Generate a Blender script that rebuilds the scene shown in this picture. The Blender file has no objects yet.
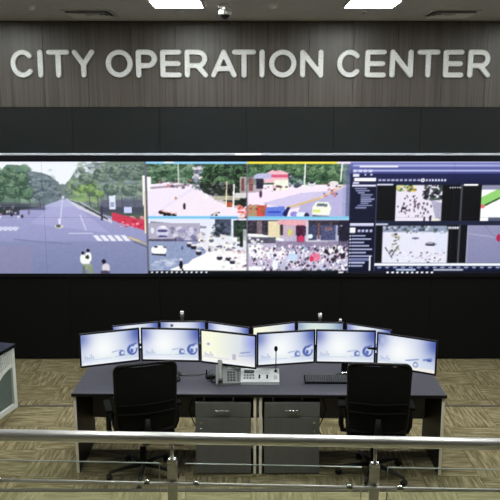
import bpy, bmesh, math, random
import numpy as np
from mathutils import Vector, Matrix
random.seed(7)
RNG = np.random.default_rng(11)
sc = bpy.context.scene
COL = sc.collection

# ------------------------------------------------------------------ camera, world, exposure
cam_d = bpy.data.cameras.new('camera'); cam = bpy.data.objects.new('camera', cam_d); COL.objects.link(cam)
cam.location = (0, 0, 3.14); cam.rotation_euler = (math.radians(90 - 11.1), 0, 0)
cam_d.sensor_width = 36; cam_d.lens = 715 / 500 * 36; cam_d.clip_start = .05
sc.camera = cam
w = bpy.data.worlds.new('world'); sc.world = w; w.use_nodes = True
w.node_tree.nodes['Background'].inputs[0].default_value = (.9, .95, 1, 1)
w.node_tree.nodes['Background'].inputs[1].default_value = .05
vs = sc.view_settings
vs.view_transform = 'Standard'; vs.look = 'None'; vs.exposure = 0; vs.gamma = 1; vs.use_curve_mapping = False
LAMP = 44.0            # radiance of the ceiling panels
SCREEN = 1.0           # radiance of the screens

# ------------------------------------------------------------------ materials
def lin(c):
    f = lambda v: v / 12.92 if v <= .04045 else ((v + .055) / 1.055) ** 2.4
    return tuple(f(v / 255) for v in c) + (1,)

def mat(name, rgb, rough=.5, metal=0, spec=.5, noise=None, bump=0):
    """principled; noise = (scale xyz, amount): a procedural tone variation of the base colour"""
    m = bpy.data.materials.new(name); m.use_nodes = True
    nt = m.node_tree; b = nt.nodes['Principled BSDF']
    b.inputs['Base Color'].default_value = lin(rgb)
    b.inputs['Roughness'].default_value = rough; b.inputs['Metallic'].default_value = metal
    b.inputs['Specular IOR Level'].default_value = spec
    sca, amt = noise or ((9, 9, 9), .06)
    tc = nt.nodes.new('ShaderNodeTexCoord'); mp = nt.nodes.new('ShaderNodeMapping')
    mp.inputs['Scale'].default_value = sca
    nz = nt.nodes.new('ShaderNodeTexNoise'); nz.inputs['Scale'].default_value = 1; nz.inputs['Detail'].default_value = 3
    rmp = nt.nodes.new('ShaderNodeValToRGB')
    l = lin(rgb)
    rmp.color_ramp.elements[0].position = .3; rmp.color_ramp.elements[1].position = .7
    rmp.color_ramp.elements[0].color = tuple(v * (1 - amt) for v in l[:3]) + (1,)
    rmp.color_ramp.elements[1].color = tuple(min(1, v * (1 + amt)) for v in l[:3]) + (1,)
    nt.links.new(tc.outputs['Object'], mp.inputs[0]); nt.links.new(mp.outputs[0], nz.inputs['Vector'])
    nt.links.new(nz.outputs['Fac'], rmp.inputs[0]); nt.links.new(rmp.outputs[0], b.inputs['Base Color'])
    if bump:
        bp = nt.nodes.new('ShaderNodeBump'); bp.inputs['Strength'].default_value = bump; bp.inputs['Distance'].default_value = .004
        nt.links.new(nz.outputs['Fac'], bp.inputs['Height']); nt.links.new(bp.outputs[0], b.inputs['Normal'])
    return m

def carpet_mat(name, dark, mid, light):
    m = bpy.data.materials.new(name); m.use_nodes = True
    nt = m.node_tree; N = nt.nodes.new; L = nt.links.new; b = nt.nodes['Principled BSDF']
    b.inputs['Roughness'].default_value = .95; b.inputs['Specular IOR Level'].default_value = .1
    tc = N('ShaderNodeTexCoord'); oi = N('ShaderNodeObjectInfo')
    ml = N('ShaderNodeMath'); ml.operation = 'MULTIPLY'; ml.inputs[1].default_value = 37
    L(oi.outputs['Random'], ml.inputs[0])
    ad = N('ShaderNodeVectorMath'); ad.operation = 'ADD'
    L(tc.outputs['Object'], ad.inputs[0]); L(ml.outputs[0], ad.inputs[1])
    mp = N('ShaderNodeMapping'); mp.inputs['Rotation'].default_value = (0, 0, math.radians(24)); mp.inputs['Scale'].default_value = (4.5, 38, 5)
    L(ad.outputs[0], mp.inputs[0])
    n1 = N('ShaderNodeTexNoise'); n1.inputs['Scale'].default_value = 1; n1.inputs['Detail'].default_value = 4; n1.inputs['Roughness'].default_value = .62
    L(mp.outputs[0], n1.inputs['Vector'])
    n2 = N('ShaderNodeTexNoise'); n2.inputs['Scale'].default_value = 160; L(ad.outputs[0], n2.inputs['Vector'])
    mx = N('ShaderNodeMix'); mx.inputs[0].default_value = .22; L(n1.outputs['Fac'], mx.inputs[2]); L(n2.outputs['Fac'], mx.inputs[3])
    r = N('ShaderNodeValToRGB'); e = r.color_ramp.elements
    e[0].position = .36; e[0].color = lin(dark); e[1].position = .66; e[1].color = lin(light)
    k = e.new(.5); k.color = lin(mid)
    L(mx.outputs[0], r.inputs[0]); L(r.outputs[0], b.inputs['Base Color'])
    bp = N('ShaderNodeBump'); bp.inputs['Strength'].default_value = .4; bp.inputs['Distance'].default_value = .004
    L(n2.outputs['Fac'], bp.inputs['Height']); L(bp.outputs[0], b.inputs['Normal'])
    return m

def wood_mat(name):
    m = bpy.data.materials.new(name); m.use_nodes = True
    nt = m.node_tree; N = nt.nodes.new; L = nt.links.new; b = nt.nodes['Principled BSDF']
    b.inputs['Roughness'].default_value = .38
    tc = N('ShaderNodeTexCoord'); oi = N('ShaderNodeObjectInfo')
    ml = N('ShaderNodeMath'); ml.operation = 'MULTIPLY'; ml.inputs[1].default_value = 51; L(oi.outputs['Random'], ml.inputs[0])
    ad = N('ShaderNodeVectorMath'); ad.operation = 'ADD'; L(tc.outputs['Object'], ad.inputs[0]); L(ml.outputs[0], ad.inputs[1])
    outs = []
    for s in ((19, 1, .3), (75, 1, .7)):
        mp = N('ShaderNodeMapping'); mp.inputs['Scale'].default_value = s; L(ad.outputs[0], mp.inputs[0])
        nz = N('ShaderNodeTexNoise'); nz.inputs['Scale'].default_value = 1; nz.inputs['Detail'].default_value = 3; nz.inputs['Roughness'].default_value = .6
        L(mp.outputs[0], nz.inputs['Vector']); outs.append(nz.outputs['Fac'])
    mx = N('ShaderNodeMix'); mx.inputs[0].default_value = .5; L(outs[0], mx.inputs[2]); L(outs[1], mx.inputs[3])
    r = N('ShaderNodeValToRGB'); e = r.color_ramp.elements
    e[0].position = .34; e[0].color = lin((54, 48, 44)); e[1].position = .66; e[1].color = lin((100, 92, 86))
    L(mx.outputs[0], r.inputs[0]); L(r.outputs[0], b.inputs['Base Color'])
    return m

def screen_mat(name, strength):
    m = bpy.data.materials.new(name); m.use_nodes = True
    nt = m.node_tree; N = nt.nodes.new; L = nt.links.new
    b = nt.nodes['Principled BSDF']; b.inputs['Base Color'].default_value = (.01, .01, .012, 1); b.inputs['Roughness'].default_value = .5
    b.inputs['Specular IOR Level'].default_value = .15
    at = N('ShaderNodeAttribute'); at.attribute_name = 'picture'
    L(at.outputs['Color'], b.inputs['Emission Color']); b.inputs['Emission Strength'].default_value = strength
    return m

def glow_mat(name, rgb, s):
    m = bpy.data.materials.new(name); m.use_nodes = True
    b = m.node_tree.nodes['Principled BSDF']; b.inputs['Base Color'].default_value = (.8, .8, .8, 1)
    b.inputs['Emission Color'].default_value = lin(rgb); b.inputs['Emission Strength'].default_value = s
    return m

def glass_mat(name):
    m = bpy.data.materials.new(name); m.use_nodes = True
    nt = m.node_tree; N = nt.nodes.new; L = nt.links.new
    nt.nodes.remove(nt.nodes['Principled BSDF']); o = nt.nodes['Material Output']
    t = N('ShaderNodeBsdfTransparent'); t.inputs[0].default_value = (.95, .97, .955, 1)
    g = N('ShaderNodeBsdfGlossy'); g.inputs['Roughness'].default_value = .02
    lw = N('ShaderNodeLayerWeight'); lw.inputs[0].default_value = .5
    pw = N('ShaderNodeMath'); pw.operation = 'POWER'; pw.inputs[1].default_value = 5; L(lw.outputs['Facing'], pw.inputs[0])
    f = N('ShaderNodeMath'); f.operation = 'MULTIPLY_ADD'; f.inputs[1].default_value = .9; f.inputs[2].default_value = .02; L(pw.outputs[0], f.inputs[0])
    mx = N('ShaderNodeMixShader'); L(f.outputs[0], mx.inputs[0]); L(t.outputs[0], mx.inputs[1]); L(g.outputs[0], mx.inputs[2])
    L(mx.outputs[0], o.inputs[0])
    return m

M = dict(
    carpet=carpet_mat('olive_carpet', (88, 80, 55), (119, 109, 81), (162, 151, 121)),
    carpet_up=carpet_mat('platform_carpet', (110, 105, 76), (131, 125, 94), (154, 147, 115)),
    wood=wood_mat('grey_brown_laminate'),
    charcoal=mat('charcoal_panel', (23, 26, 28), .6, spec=.3),
    black_panel=mat('black_panel', (11, 11, 11), .6, spec=.2),
    ceiling=mat('ceiling_paint', (192, 190, 186), .9), 
    louver=mat('louver_paint', (214, 214, 214), .6),
    wallpaint=mat('wall_paint', (112, 108, 102), .85),
    steel=mat('brushed_steel', (205, 205, 205), .28, 1, noise=((3, 60, 60), .08)),
    rail=mat('handrail_steel', (236, 234, 234), .38, .9, noise=((2, 50, 50), .05)),
    railthin=mat('thin_rail_steel', (244, 243, 242), .45, .6),
    lettersteel=mat('letter_steel', (232, 232, 232), .3, .4, noise=((40, 40, 40), .14)),
    letterface=mat('letter_face', (232, 232, 232), .45, .2, noise=((60, 60, 60), .12)),
    strip=mat('aluminium_strip', (222, 230, 246), .45, .4),
    nosing=mat('dark_nosing', (52, 46, 36), .5),
    desktop=mat('charcoal_desktop', (66, 65, 75), .45, noise=((60, 60, 60), .1)),
    deskside=mat('dark_desk_panel', (20, 20, 24), .55, spec=.3),
    cream=mat('cream_edge_band', (250, 244, 230), .5),
    greylam=mat('grey_laminate', (106, 108, 107), .5, noise=((30, 30, 6), .06)),
    modesty=mat('modesty_grey', (132, 132, 132), .55),
    black=mat('black_plastic', (15, 15, 16), .55, spec=.3),
    fabric=mat('black_mesh_fabric', (14, 14, 14), .85, spec=.2, noise=((160, 160, 160), .3), bump=.5),
    cushion=mat('black_cushion', (12, 12, 13), .9, spec=.15, noise=((120, 120, 120), .2), bump=.3),
    bezel=mat('monitor_bezel', (13, 14, 22), .3),
    darkgrey=mat('dark_grey_plastic', (52, 52, 54), .5),
    chrome=mat('chrome', (215, 215, 215), .15, 1),
    phone=mat('phone_grey', (128, 130, 130), .5),
    phonelcd=mat('phone_display', (196, 202, 204), .3),
    consolew=mat('console_white', (206, 210, 212), .45),
    keydark=mat('key_dark', (64, 66, 70), .5),
    keygrey=mat('key_grey', (136, 140, 146), .5),
    whitepl=mat('white_plastic', (240, 240, 238), .45),
    white=mat('white_laminate', (216, 219, 214), .5),
    recess=mat('grey_green_recess', (92, 104, 98), .6),
    blackgloss=mat('black_gloss', (14, 14, 16), .2),
    glass=glass_mat('clear_glass'),
    glassedge=mat('glass_edge', (150, 160, 150), .2),
    screen=screen_mat('video_screen', SCREEN),
    lamp=glow_mat('lamp_diffuser', (250, 255, 252), LAMP),
    barglint=glow_mat('bar_glint', (250, 252, 255), 1.2),  # glow that stands for the highlight on the aluminium strip
)

# ------------------------------------------------------------------ mesh helpers
class MB:
    def __init__(s): s.bm = bmesh.new(); s.mi = 0
    def _mk(s, faces, smooth):
        for f in faces:
            f.material_index = s.mi; f.smooth = smooth
    def box(s, x0, x1, y0, y1, z0, z1, bev=0, seg=1, mtx=None):
        b = bmesh.new()
        bmesh.ops.create_cube(b, size=1)
        for v in b.verts:
            v.co = Vector(((x0 + x1) / 2 + v.co.x * (x1 - x0), (y0 + y1) / 2 + v.co.y * (y1 - y0), (z0 + z1) / 2 + v.co.z * (z1 - z0)))
        if bev: bmesh.ops.bevel(b, geom=b.edges[:], offset=bev, segments=seg, affect='EDGES', profile=.5)
        s.add(b, mtx, seg > 1); return s
    def add(s, b, mtx=None, smooth=False):
        mp = {}
        for v in b.verts: mp[v.index if v.index >= 0 else id(v)] = None
        b.verts.index_update()
        vs_ = [s.bm.verts.new(mtx @ v.co if mtx else v.co) for v in b.verts]
        fs = []
        for f in b.faces:
            fs.append(s.bm.faces.new([vs_[v.index] for v in f.verts]))
        s._mk(fs, smooth); b.free(); return s
    def tube(s, pts, r, n=10, cap=True, closed=False, sq=None):
        """tube along pts; r number or per-point list; sq=(a,b) scales the section"""
        P_ = [Vector(p) for p in pts]; k = len(P_)
        rs = r if isinstance(r, (list, tuple)) else [r] * k
        up = Vector((0, 0, 1)); rings = []; a = None
        for i, p in enumerate(P_):
            if closed: t = P_[(i + 1) % k] - P_[i - 1]
            else: t = P_[min(i + 1, k - 1)] - P_[max(i - 1, 0)]
            t.normalize()
            if a is None:
                ref = up if abs(t.z) < .9 else Vector((0, 1, 0))
                a = t.cross(ref).normalized()
            else:
                a = (a - t * a.dot(t)).normalized()
            b = t.cross(a)
            sa, sb = sq or (1, 1)
            rings.append([s.bm.verts.new(p + (a * math.cos(q) * sa + b * math.sin(q) * sb) * rs[i]) for q in [2 * math.pi * j / n for j in range(n)]])
        fs = []
        for i in range(k if closed else k - 1):
            A, B = rings[i], rings[(i + 1) % k]
            for j in range(n): fs.append(s.bm.faces.new((A[j], A[(j + 1) % n], B[(j + 1) % n], B[j])))
        s._mk(fs, True)
        if cap and not closed:
            s._mk([s.bm.faces.new(rings[0][::-1]), s.bm.faces.new(rings[-1])], False)
        return s
    def lathe(s, prof, c=(0, 0, 0), n=20, axis='z'):
        """prof: list of (r, h)"""
        rings = []
        def pt(r, h, q):
            x, y = r * math.cos(q), r * math.sin(q)
            v = (x, y, h) if axis == 'z' else ((x, h, y) if axis == 'y' else (h, x, y))
            return Vector(c) + Vector(v)
        for r, h in prof:
            rings.append([s.bm.verts.new(pt(max(r, 1e-4), h, 2 * math.pi * j / n)) for j in range(n)])
        fs = []
        for A, B in zip(rings, rings[1:]):
            for j in range(n): fs.append(s.bm.faces.new((A[j], A[(j + 1) % n], B[(j + 1) % n], B[j])))
        fs += [s.bm.faces.new(rings[0][::-1]), s.bm.faces.new(rings[-1])]
        s._mk(fs, len(prof) > 4); return s
    def prism(s, poly, a, b, axis='y', smooth=False):
        """poly of (u, v), extruded from a to b along axis"""
        def pt(u, v, h): return {'y': (u, h, v), 'x': (h, u, v), 'z': (u, v, h)}[axis]
        A = [s.bm.verts.new(pt(u, v, a)) for u, v in poly]; B = [s.bm.verts.new(pt(u, v, b)) for u, v in poly]
        n = len(poly); fs = [s.bm.faces.new(A), s.bm.faces.new(B[::-1])]
        for i in range(n): fs.append(s.bm.faces.new((A[i], B[i], B[(i + 1) % n], A[(i + 1) % n])))
        s._mk(fs, smooth); return s
    def build(s, name, m, parent=None, loc=None, rz=0):
        bmesh.ops.recalc_face_normals(s.bm, faces=s.bm.faces[:])
        me = bpy.data.meshes.new(name); s.bm.to_mesh(me); s.bm.free()
        for k in (m if isinstance(m, (list, tuple)) else [m]): me.materials.append(k)
        return link(name, me, parent, loc, rz)

def link(name, me, parent=None, loc=None, rz=0):
    o = bpy.data.objects.new(name, me); COL.objects.link(o)
    if parent: o.parent = parent
    if loc: o.location = loc
    if rz: o.rotation_euler = (0, 0, rz)
    return o

def tag(o, label, cat, group=None, kind=None):
    o['label'] = label; o['category'] = cat
    if group: o['group'] = group
    elif 'group' in o: del o['group']
    if kind: o['kind'] = kind
    return o

def thing(name, label, cat, loc=(0, 0, 0), rz=0, group=None, kind=None):
    o = bpy.data.objects.new(name, None); COL.objects.link(o); o.empty_display_size = .1
    o.location = loc; o.rotation_euler = (0, 0, rz)
    return tag(o, label, cat, group, kind)

def copy_tree(o, parent=None):
    c = o.copy(); COL.objects.link(c)
    if parent: c.parent = parent
    for ch in list(o.children): copy_tree(ch, c)
    return c

def B(*a, **k): return MB().box(*a, **k)

# ------------------------------------------------------------------ picture painting (screen contents)
class Canvas:
    """paints in its own units (x right, y down); ss samples per unit"""
    def __init__(s, x0, x1, y0, y1, ss=3):
        s.x0, s.y0, s.ss = x0, y0, ss
        s.a = np.zeros((int((y1 - y0) * ss), int((x1 - x0) * ss), 3))
        s.Y, s.X = np.mgrid[0:s.a.shape[0], 0:s.a.shape[1]].astype(float)
        s.X = s.X / ss + x0; s.Y = s.Y / ss + y0
        s.clip = None
    def _win(s, x0, x1, y0, y1):
        if s.clip: x0, x1, y0, y1 = max(x0, s.clip[0]), min(x1, s.clip[1]), max(y0, s.clip[2]), min(y1, s.clip[3])
        h, w_ = s.a.shape[:2]
        i0, i1 = int(max(0, math.floor((x0 - s.x0) * s.ss))), int(min(w_, math.ceil((x1 - s.x0) * s.ss)))
        j0, j1 = int(max(0, math.floor((y0 - s.y0) * s.ss))), int(min(h, math.ceil((y1 - s.y0) * s.ss)))
        return (slice(j0, max(j0, j1)), slice(i0, max(i0, i1)))
    def rect(s, x0, x1, y0, y1, c, c2=None, op=1):
        w_ = s._win(x0, x1, y0, y1)
        c = np.array(c, float)
        if c2 is not None:
            t = np.clip((s.Y[w_] - y0) / max(1e-6, y1 - y0), 0, 1)[..., None]; col = c * (1 - t) + np.array(c2, float) * t
        else: col = c
        s.a[w_] = s.a[w_] * (1 - op) + col * op
    def ell(s, x, y, rx, ry, c, op=1):
        w_ = s._win(x - rx, x + rx, y - ry, y + ry)
        m = (((s.X[w_] - x) / rx) ** 2 + ((s.Y[w_] - y) / ry) ** 2 < 1)[..., None] * op
        s.a[w_] = s.a[w_] * (1 - m) + np.array(c, float) * m
    def poly(s, pts, c, op=1):
        xs = [p[0] for p in pts]; ys = [p[1] for p in pts]
        w_ = s._win(min(xs), max(xs), min(ys), max(ys)); X, Y = s.X[w_], s.Y[w_]
        ins = np.zeros(X.shape, bool)
        for (xa, ya), (xb, yb) in zip(pts, pts[1:] + pts[:1]):
            if ya == yb: continue
            ins ^= ((ya > Y) != (yb > Y)) & (X < (xb - xa) * (Y - ya) / (yb - ya) + xa)
        m = ins[..., None] * op
        s.a[w_] = s.a[w_] * (1 - m) + np.array(c, float) * m
    def line(s, xa, ya, xb, yb, wd, c, op=1):
        dx, dy = xb - xa, yb - ya; l = math.hypot(dx, dy) or 1; nx, ny = -dy / l * wd / 2, dx / l * wd / 2
        s.poly([(xa + nx, ya + ny), (xb + nx, yb + ny), (xb - nx, yb - ny), (xa - nx, ya - ny)], c, op)
    def blobs(s, n, xr, yr, rr, cols, op=.8, asp=.7):
        for _ in range(n):
            r = RNG.uniform(*rr); c = np.array(cols[RNG.integers(len(cols))], float) + RNG.normal(0, 8)
            s.ell(RNG.uniform(*xr), RNG.uniform(*yr), r, r * asp, c, op)
    def sample(s, x, y, rad=None):
        """box-filtered colour at points (arrays), sRGB 0..255"""
        k = s.ss // 2; h, w_ = s.a.shape[:2]; acc = 0; n = 0
        i = ((x - s.x0) * s.ss).astype(int); j = ((y - s.y0) * s.ss).astype(int)
        for dj in range(-k, k + 1):
            for di in range(-k, k + 1):
                acc = acc + s.a[np.clip(j + dj, 0, h - 1), np.clip(i + di, 0, w_ - 1)]; n += 1
        return acc / n

def picture_mesh(name, x0, x1, z0, z1, nx, nz, colour, y=0.0):
    """a grid in the plane y, facing -y, with a colour attribute: colour(X, Z) -> sRGB"""
    X, Z = np.meshgrid(np.linspace(x0, x1, nx + 1), np.linspace(z0, z1, nz + 1))
    co = np.stack([X.ravel(), np.full(X.size, y), Z.ravel()], 1)
    idx = np.arange(X.size).reshape(nz + 1, nx + 1)
    q = np.stack([idx[:-1, :-1].ravel(), idx[:-1, 1:].ravel(), idx[1:, 1:].ravel(), idx[1:, :-1].ravel()], 1)
    me = bpy.data.meshes.new(name)
    me.from_pydata(co.tolist(), [], q.tolist())
    c = np.clip(colour(X.ravel(), Z.ravel()), 0, 255) / 255
    c = np.where(c <= .04045, c / 12.92, ((c + .055) / 1.055) ** 2.4)
    at = me.color_attributes.new('picture', 'FLOAT_COLOR', 'POINT')
    at.data.foreach_set('color', np.concatenate([c, np.ones((len(c), 1))], 1).astype(np.float32).ravel())
    me.materials.append(M['screen'])
    return me

# ------------------------------------------------------------------ room
YW = 10.0          # face of the front wall
CEIL = 4.31; LOW = -.45; UP = .40
EDGE = 7.27; PLAT = 4.84
XL, XR, YB = -5.2, 5.2, -2.8

tag(B(XL - .15, XR + .15, PLAT - .02, EDGE, -.6, -.008).build('floor', M['carpet']), 'olive carpet tile floor of the desk tier', 'floor', kind='structure')
tag(B(XL - .15, XR + .15, EDGE, YW + .2, -.6, LOW - .008).build('floor_lower', M['carpet']), 'olive carpet tile floor below the video wall', 'floor', kind='structure')
tag(B(XL - .15, XR + .15, YB - .15, PLAT - .02, -.6, UP - .008).build('floor_platform', M['carpet_up']), 'carpeted viewing platform behind the railing', 'floor', kind='structure')
fl, flo, flp = (bpy.data.objects[n] for n in ('floor', 'floor_lower', 'floor_platform'))

tile_me = {}
def tile(me_key, m, parent, x, y, z, k):
    if me_key not in tile_me:
        mb = B(-.2495, .2495, -.2495, .2495, -.008, 0, bev=.003)
        me = bpy.data.meshes.new('carpet_tile'); bmesh.ops.recalc_face_normals(mb.bm, faces=mb.bm.faces[:]); mb.bm.to_mesh(me); mb.bm.free()
        me.materials.append(m); tile_me[me_key] = me
    o = link('carpet_tile', tile_me[me_key], parent, (x, y, z), k * math.pi / 2)
    return o
yy = EDGE - .03 - .25
for j in range(5):
    for i in range(14):
        if yy - .5 * j - .25 > PLAT - .03: tile('a', M['carpet'], fl, -3.25 + .5 * i, yy - .5 * j, 0, (i + j) % 2 + 2 * random.randint(0, 1))
for j in range(6):
    for i in range(16):
        if YW - .02 - .25 - .5 * j > EDGE + .2: tile('a', M['carpet'], flo, -3.75 + .5 * i, YW - .02 - .25 - .5 * j, LOW, (i + j) % 2 + 2 * random.randint(0, 1))
for j in range(3):
    for i in range(10):
        tile('b', M['carpet_up'], flp, -2.25 + .5 * i, PLAT - .05 - .25 - .5 * j, UP, (i + j) % 2 + 2 * random.randint(0, 1))
tag(B(XL, XR, EDGE - .03, EDGE + .004, -.03, .004, bev=.003).build('trim_1', M['nosing']), 'thin dark nosing along the floor step behind the desks', 'floor trim', kind='structure')
tag(B(XL, XR, PLAT - .05, PLAT - .012, UP - .03, UP + .004, bev=.003).build('trim_2', M['nosing']), 'dark nosing along the edge of the viewing platform', 'floor trim', kind='structure')

wb = tag(B(XL - .15, XR + .15, YW + .04, YW + .2, LOW - .1, CEIL).build('wall_front', M['black_panel']), 'panelled wall that carries the sign and the video wall', 'wall', kind='structure')
ZW0, ZB0, ZV1, ZV0 = 3.176, 2.55, 2.433, .842     # wood bottom, charcoal bottom, video wall top and bottom
def panels(name, m, x0, step, z0, z1, t=.04, gap=.0015, bev=.002):
    n = math.ceil((XR - x0) / step)
    for i in range(n):
        a, b_ = x0 + step * i, min(x0 + step * (i + 1), XR)
        if b_ - a < .05: continue
        B(-(b_ - a) / 2 + gap, (b_ - a) / 2 - gap, -t, 0, 0, z1 - z0, bev=bev).build(name, m, wb, ((a + b_) / 2, YW + .04, z0))
panels('wood_panel', M['wood'], XL, .6, ZW0, CEIL - .006)
panels('charcoal_panel', M['charcoal'], XL + .35, 1.2, ZB0, ZW0 - .006)
panels('black_panel', M['black_panel'], XL, 1.3, LOW + .01, ZV0 - .06)
tag(B(XL, XR, YW - .035, YW + .04, ZB0 - .032, ZB0, bev=.006).build('trim_3', M['strip']), 'thin aluminium strip along the top of the video wall', 'wall trim', kind='structure')
tag(B(XL - .15, XL, YB - .15, YW + .2, LOW, CEIL).build('wall_left', M['wallpaint']), 'plain painted side wall', 'wall', kind='structure')
tag(B(XR, XR + .15, YB - .15, YW + .2, LOW, CEIL).build('wall_right', M['wallpaint']), 'plain painted side wall', 'wall', kind='structure')
tag(B(XL - .15, XR + .15, YB - .15, YB, LOW, CEIL).build('wall_rear', M['wallpaint']), 'plain painted rear wall', 'wall', kind='structure')
tag(B(XL - .15, XR + .15, YB - .15, YW + .2, CEIL, CEIL + .12).build('ceiling', M['ceiling']), 'plain grey-white painted ceiling', 'ceiling', kind='structure')

# ------------------------------------------------------------------ ceiling fixtures
def ceiling_light(x, y, label):
    t = thing('ceiling_light', label, 'ceiling light', (x, y, CEIL), group='square ceiling light panels')
    f = MB(); h, g = .30, .275
    for a in ((-h, h, -h, -g), (-h, h, g, h), (-h, -g, -g, g), (g, h, -g, g)): f.box(*a, -.014, 0)
    f.build('frame', M['whitepl'], t)
    B(-g, g, -g, g, -.009, -.001).build('diffuser', M['lamp'], t)
    return t
ROWS = ((8.40, 'before the sign wall'), (6.35, 'above the front desks'), (4.3, 'above the platform edge'))
COLS = ((-3.6, 'nearest the left wall'), (-.82, 'left of the middle'), (1.37, 'right of the middle'), (4.1, 'nearest the right wall'))
for y, rn in ROWS:
    for x, cn in COLS:
        lab = 'square ceiling light panel in the row ' + rn + ', ' + cn
        if y > 8 and x == -.82: lab = 'square ceiling light panel above the word OPERATION, left of the dome camera'
        if y > 8 and x == 1.37: lab = 'square ceiling light panel above the word CENTER, right of the dome camera'
        ceiling_light(x, y, lab)

def diffuser(x, y, label):
    t = thing('air_diffuser', label, 'air vent', (x, y, CEIL), group='square ceiling air diffusers')
    f = MB(); h, g = .30, .262
    for a in ((-h, h, -h, -g), (-h, h, g, h), (-h, -g, -g, g), (g, h, -g, g)): f.box(*a, -.012, 0, bev=.003)
    f.build('frame', M['ceiling'], t)
    B(-g, g, -g, g, -.004, -.001).build('duct_opening', M['darkgrey'], t)
    for k, (ri, ro) in enumerate(((.205, .25), (.145, .19), (.085, .13))):
        m = MB(); zi, zo = -.006, -.034 + .004 * k
        for a in range(4):
            R = Matrix.Rotation(a * math.pi / 2, 4, 'Z')
            pts = [(-ri, ri, zi), (ri, ri, zi), (ro, ro, zo), (-ro, ro, zo)]
            top = [m.bm.verts.new(R @ Vector(p)) for p in pts]; low = [m.bm.verts.new(R @ Vector((p[0], p[1], p[2] - .004))) for p in pts]
            m.bm.faces.new(top); m.bm.faces.new(low[::-1])
            for i in range(4): m.bm.faces.new((top[i], low[i], low[(i + 1) % 4], top[(i + 1) % 4]))
        m.build('louver', M['louver'], t)
    B(-.055, .055, -.055, .055, -.03, -.022, bev=.004).build('centre_plate', M['ceiling'], t)
diffuser(-1.97, 9.2, 'square air diffuser in the ceiling above the word CITY')
diffuser(2.47, 9.2, 'square air diffuser in the ceiling above the end of the word CENTER')

def detector(x, y, label):
    t = thing('smoke_detector', label, 'smoke detector', (x, y, CEIL), group='round smoke detectors')
    MB().lathe([(.02, 0), (.055, 0), (.055, -.012), (.05, -.016), (.02, -.016)]).build('base', M['whitepl'], t)
    MB().lathe([(.01, -.016), (.042, -.016), (.044, -.03), (.032, -.044), (.01, -.048)]).build('sensor_head', M['whitepl'], t)
detector(-2.52, 8.6, 'small round smoke detector on the ceiling, by the letter C of CITY')
detector(.26, 8.45, 'small round smoke detector on the ceiling, right of the dome camera')
def sprinkler(x, y, label):
    t = thing('sprinkler_head', label, 'sprinkler', (x, y, CEIL), group='small ceiling sprinklers')
    MB().lathe([(.01, 0), (.036, 0), (.034, -.006), (.018, -.008), (.01, -.008)]).build('escutcheon', M['whitepl'], t)
    MB().lathe([(.008, -.008), (.009, -.02), (.006, -.024), (.016, -.026), (.016, -.029), (.004, -.029)]).build('deflector', M['chrome'], t)
sprinkler(-.845, 9.03, 'small sprinkler in the ceiling behind the light panel above OPERATION')
sprinkler(1.377, 9.03, 'small sprinkler in the ceiling behind the light panel above CENTER')

t = thing('dome_camera', 'white dome security camera hanging from the ceiling above the letter A', 'security camera', (-.283, 8.5, CEIL))
MB().lathe([(.02, 0), (.085, 0), (.085, -.022), (.078, -.03), (.02, -.03)], n=28).build('mounting_plate', M['whitepl'], t)
MB().lathe([(.01, -.03), (.035, -.03), (.035, -.06), (.01, -.06)], n=20).build('neck', M['whitepl'], t)
MB().lathe([(.02, -.055), (.07, -.057), (.075, -.065), (.075, -.105), (.07, -.11), (.02, -.112)], n=28).build('housing', M['whitepl'], t)
MB().lathe([(.055, -.11)] + [(.05 * math.cos(a), -.115 - .045 * math.sin(a)) for a in np.linspace(0, 1.5, 7)], n=24).build('dome', M['blackgloss'], t)

# ------------------------------------------------------------------ sign lettering
def arc(cx, cy, rx, ry, a0, a1, n=20):
    return [(cx + rx * math.cos(math.radians(a0 + (a1 - a0) * i / n)), cy + ry * math.sin(math.radians(a0 + (a1 - a0) * i / n))) for i in range(n + 1)]
SR = 2.65; HC = 28.0
def strokes(ch, wd):
    l, r, b_, t_ = SR, wd - SR, SR, HC - SR; mx, my = wd / 2, HC / 2
    if ch == 'C': return [arc(mx + .4, my, mx - SR + .4, my - SR, 42, 318, 30)]
    if ch == 'O': return [arc(mx, my, mx - SR, my - SR, 0, 360, 40)]
    if ch == 'I': return [[(mx, b_), (mx, t_)]]
    if ch == 'T': return [[(l, t_), (r, t_)], [(mx, t_), (mx, b_)]]
    if ch == 'Y': return [[(l, t_), (mx, my - 1), (r, t_)], [(mx, my - 1), (mx, b_)]]
    if ch == 'E': return [[(r, t_), (l, t_), (l, b_), (r, b_)], [(l, my), (r - 1, my)]]
    if ch == 'N': return [[(l, b_), (l, t_), (r, b_), (r, t_)]]
    if ch == 'A': return [[(l, b_), (mx, t_), (r, b_)], [(l + 3.2, b_ + 6.3), (r - 3.2, b_ + 6.3)]]
    if ch in 'PR':
        q = (t_ - my + 2) / 2; cy = t_ - q; xr = r - q if ch == 'P' else r - q - .6
        s_ = [[(l, b_), (l, t_), (xr, t_)] + arc(xr, cy, q, q, 90, -90, 14) + [(l, cy - q)]]
        if ch == 'R': s_.append([(xr - .5, cy - q), (r, b_)])
        return s_

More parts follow.
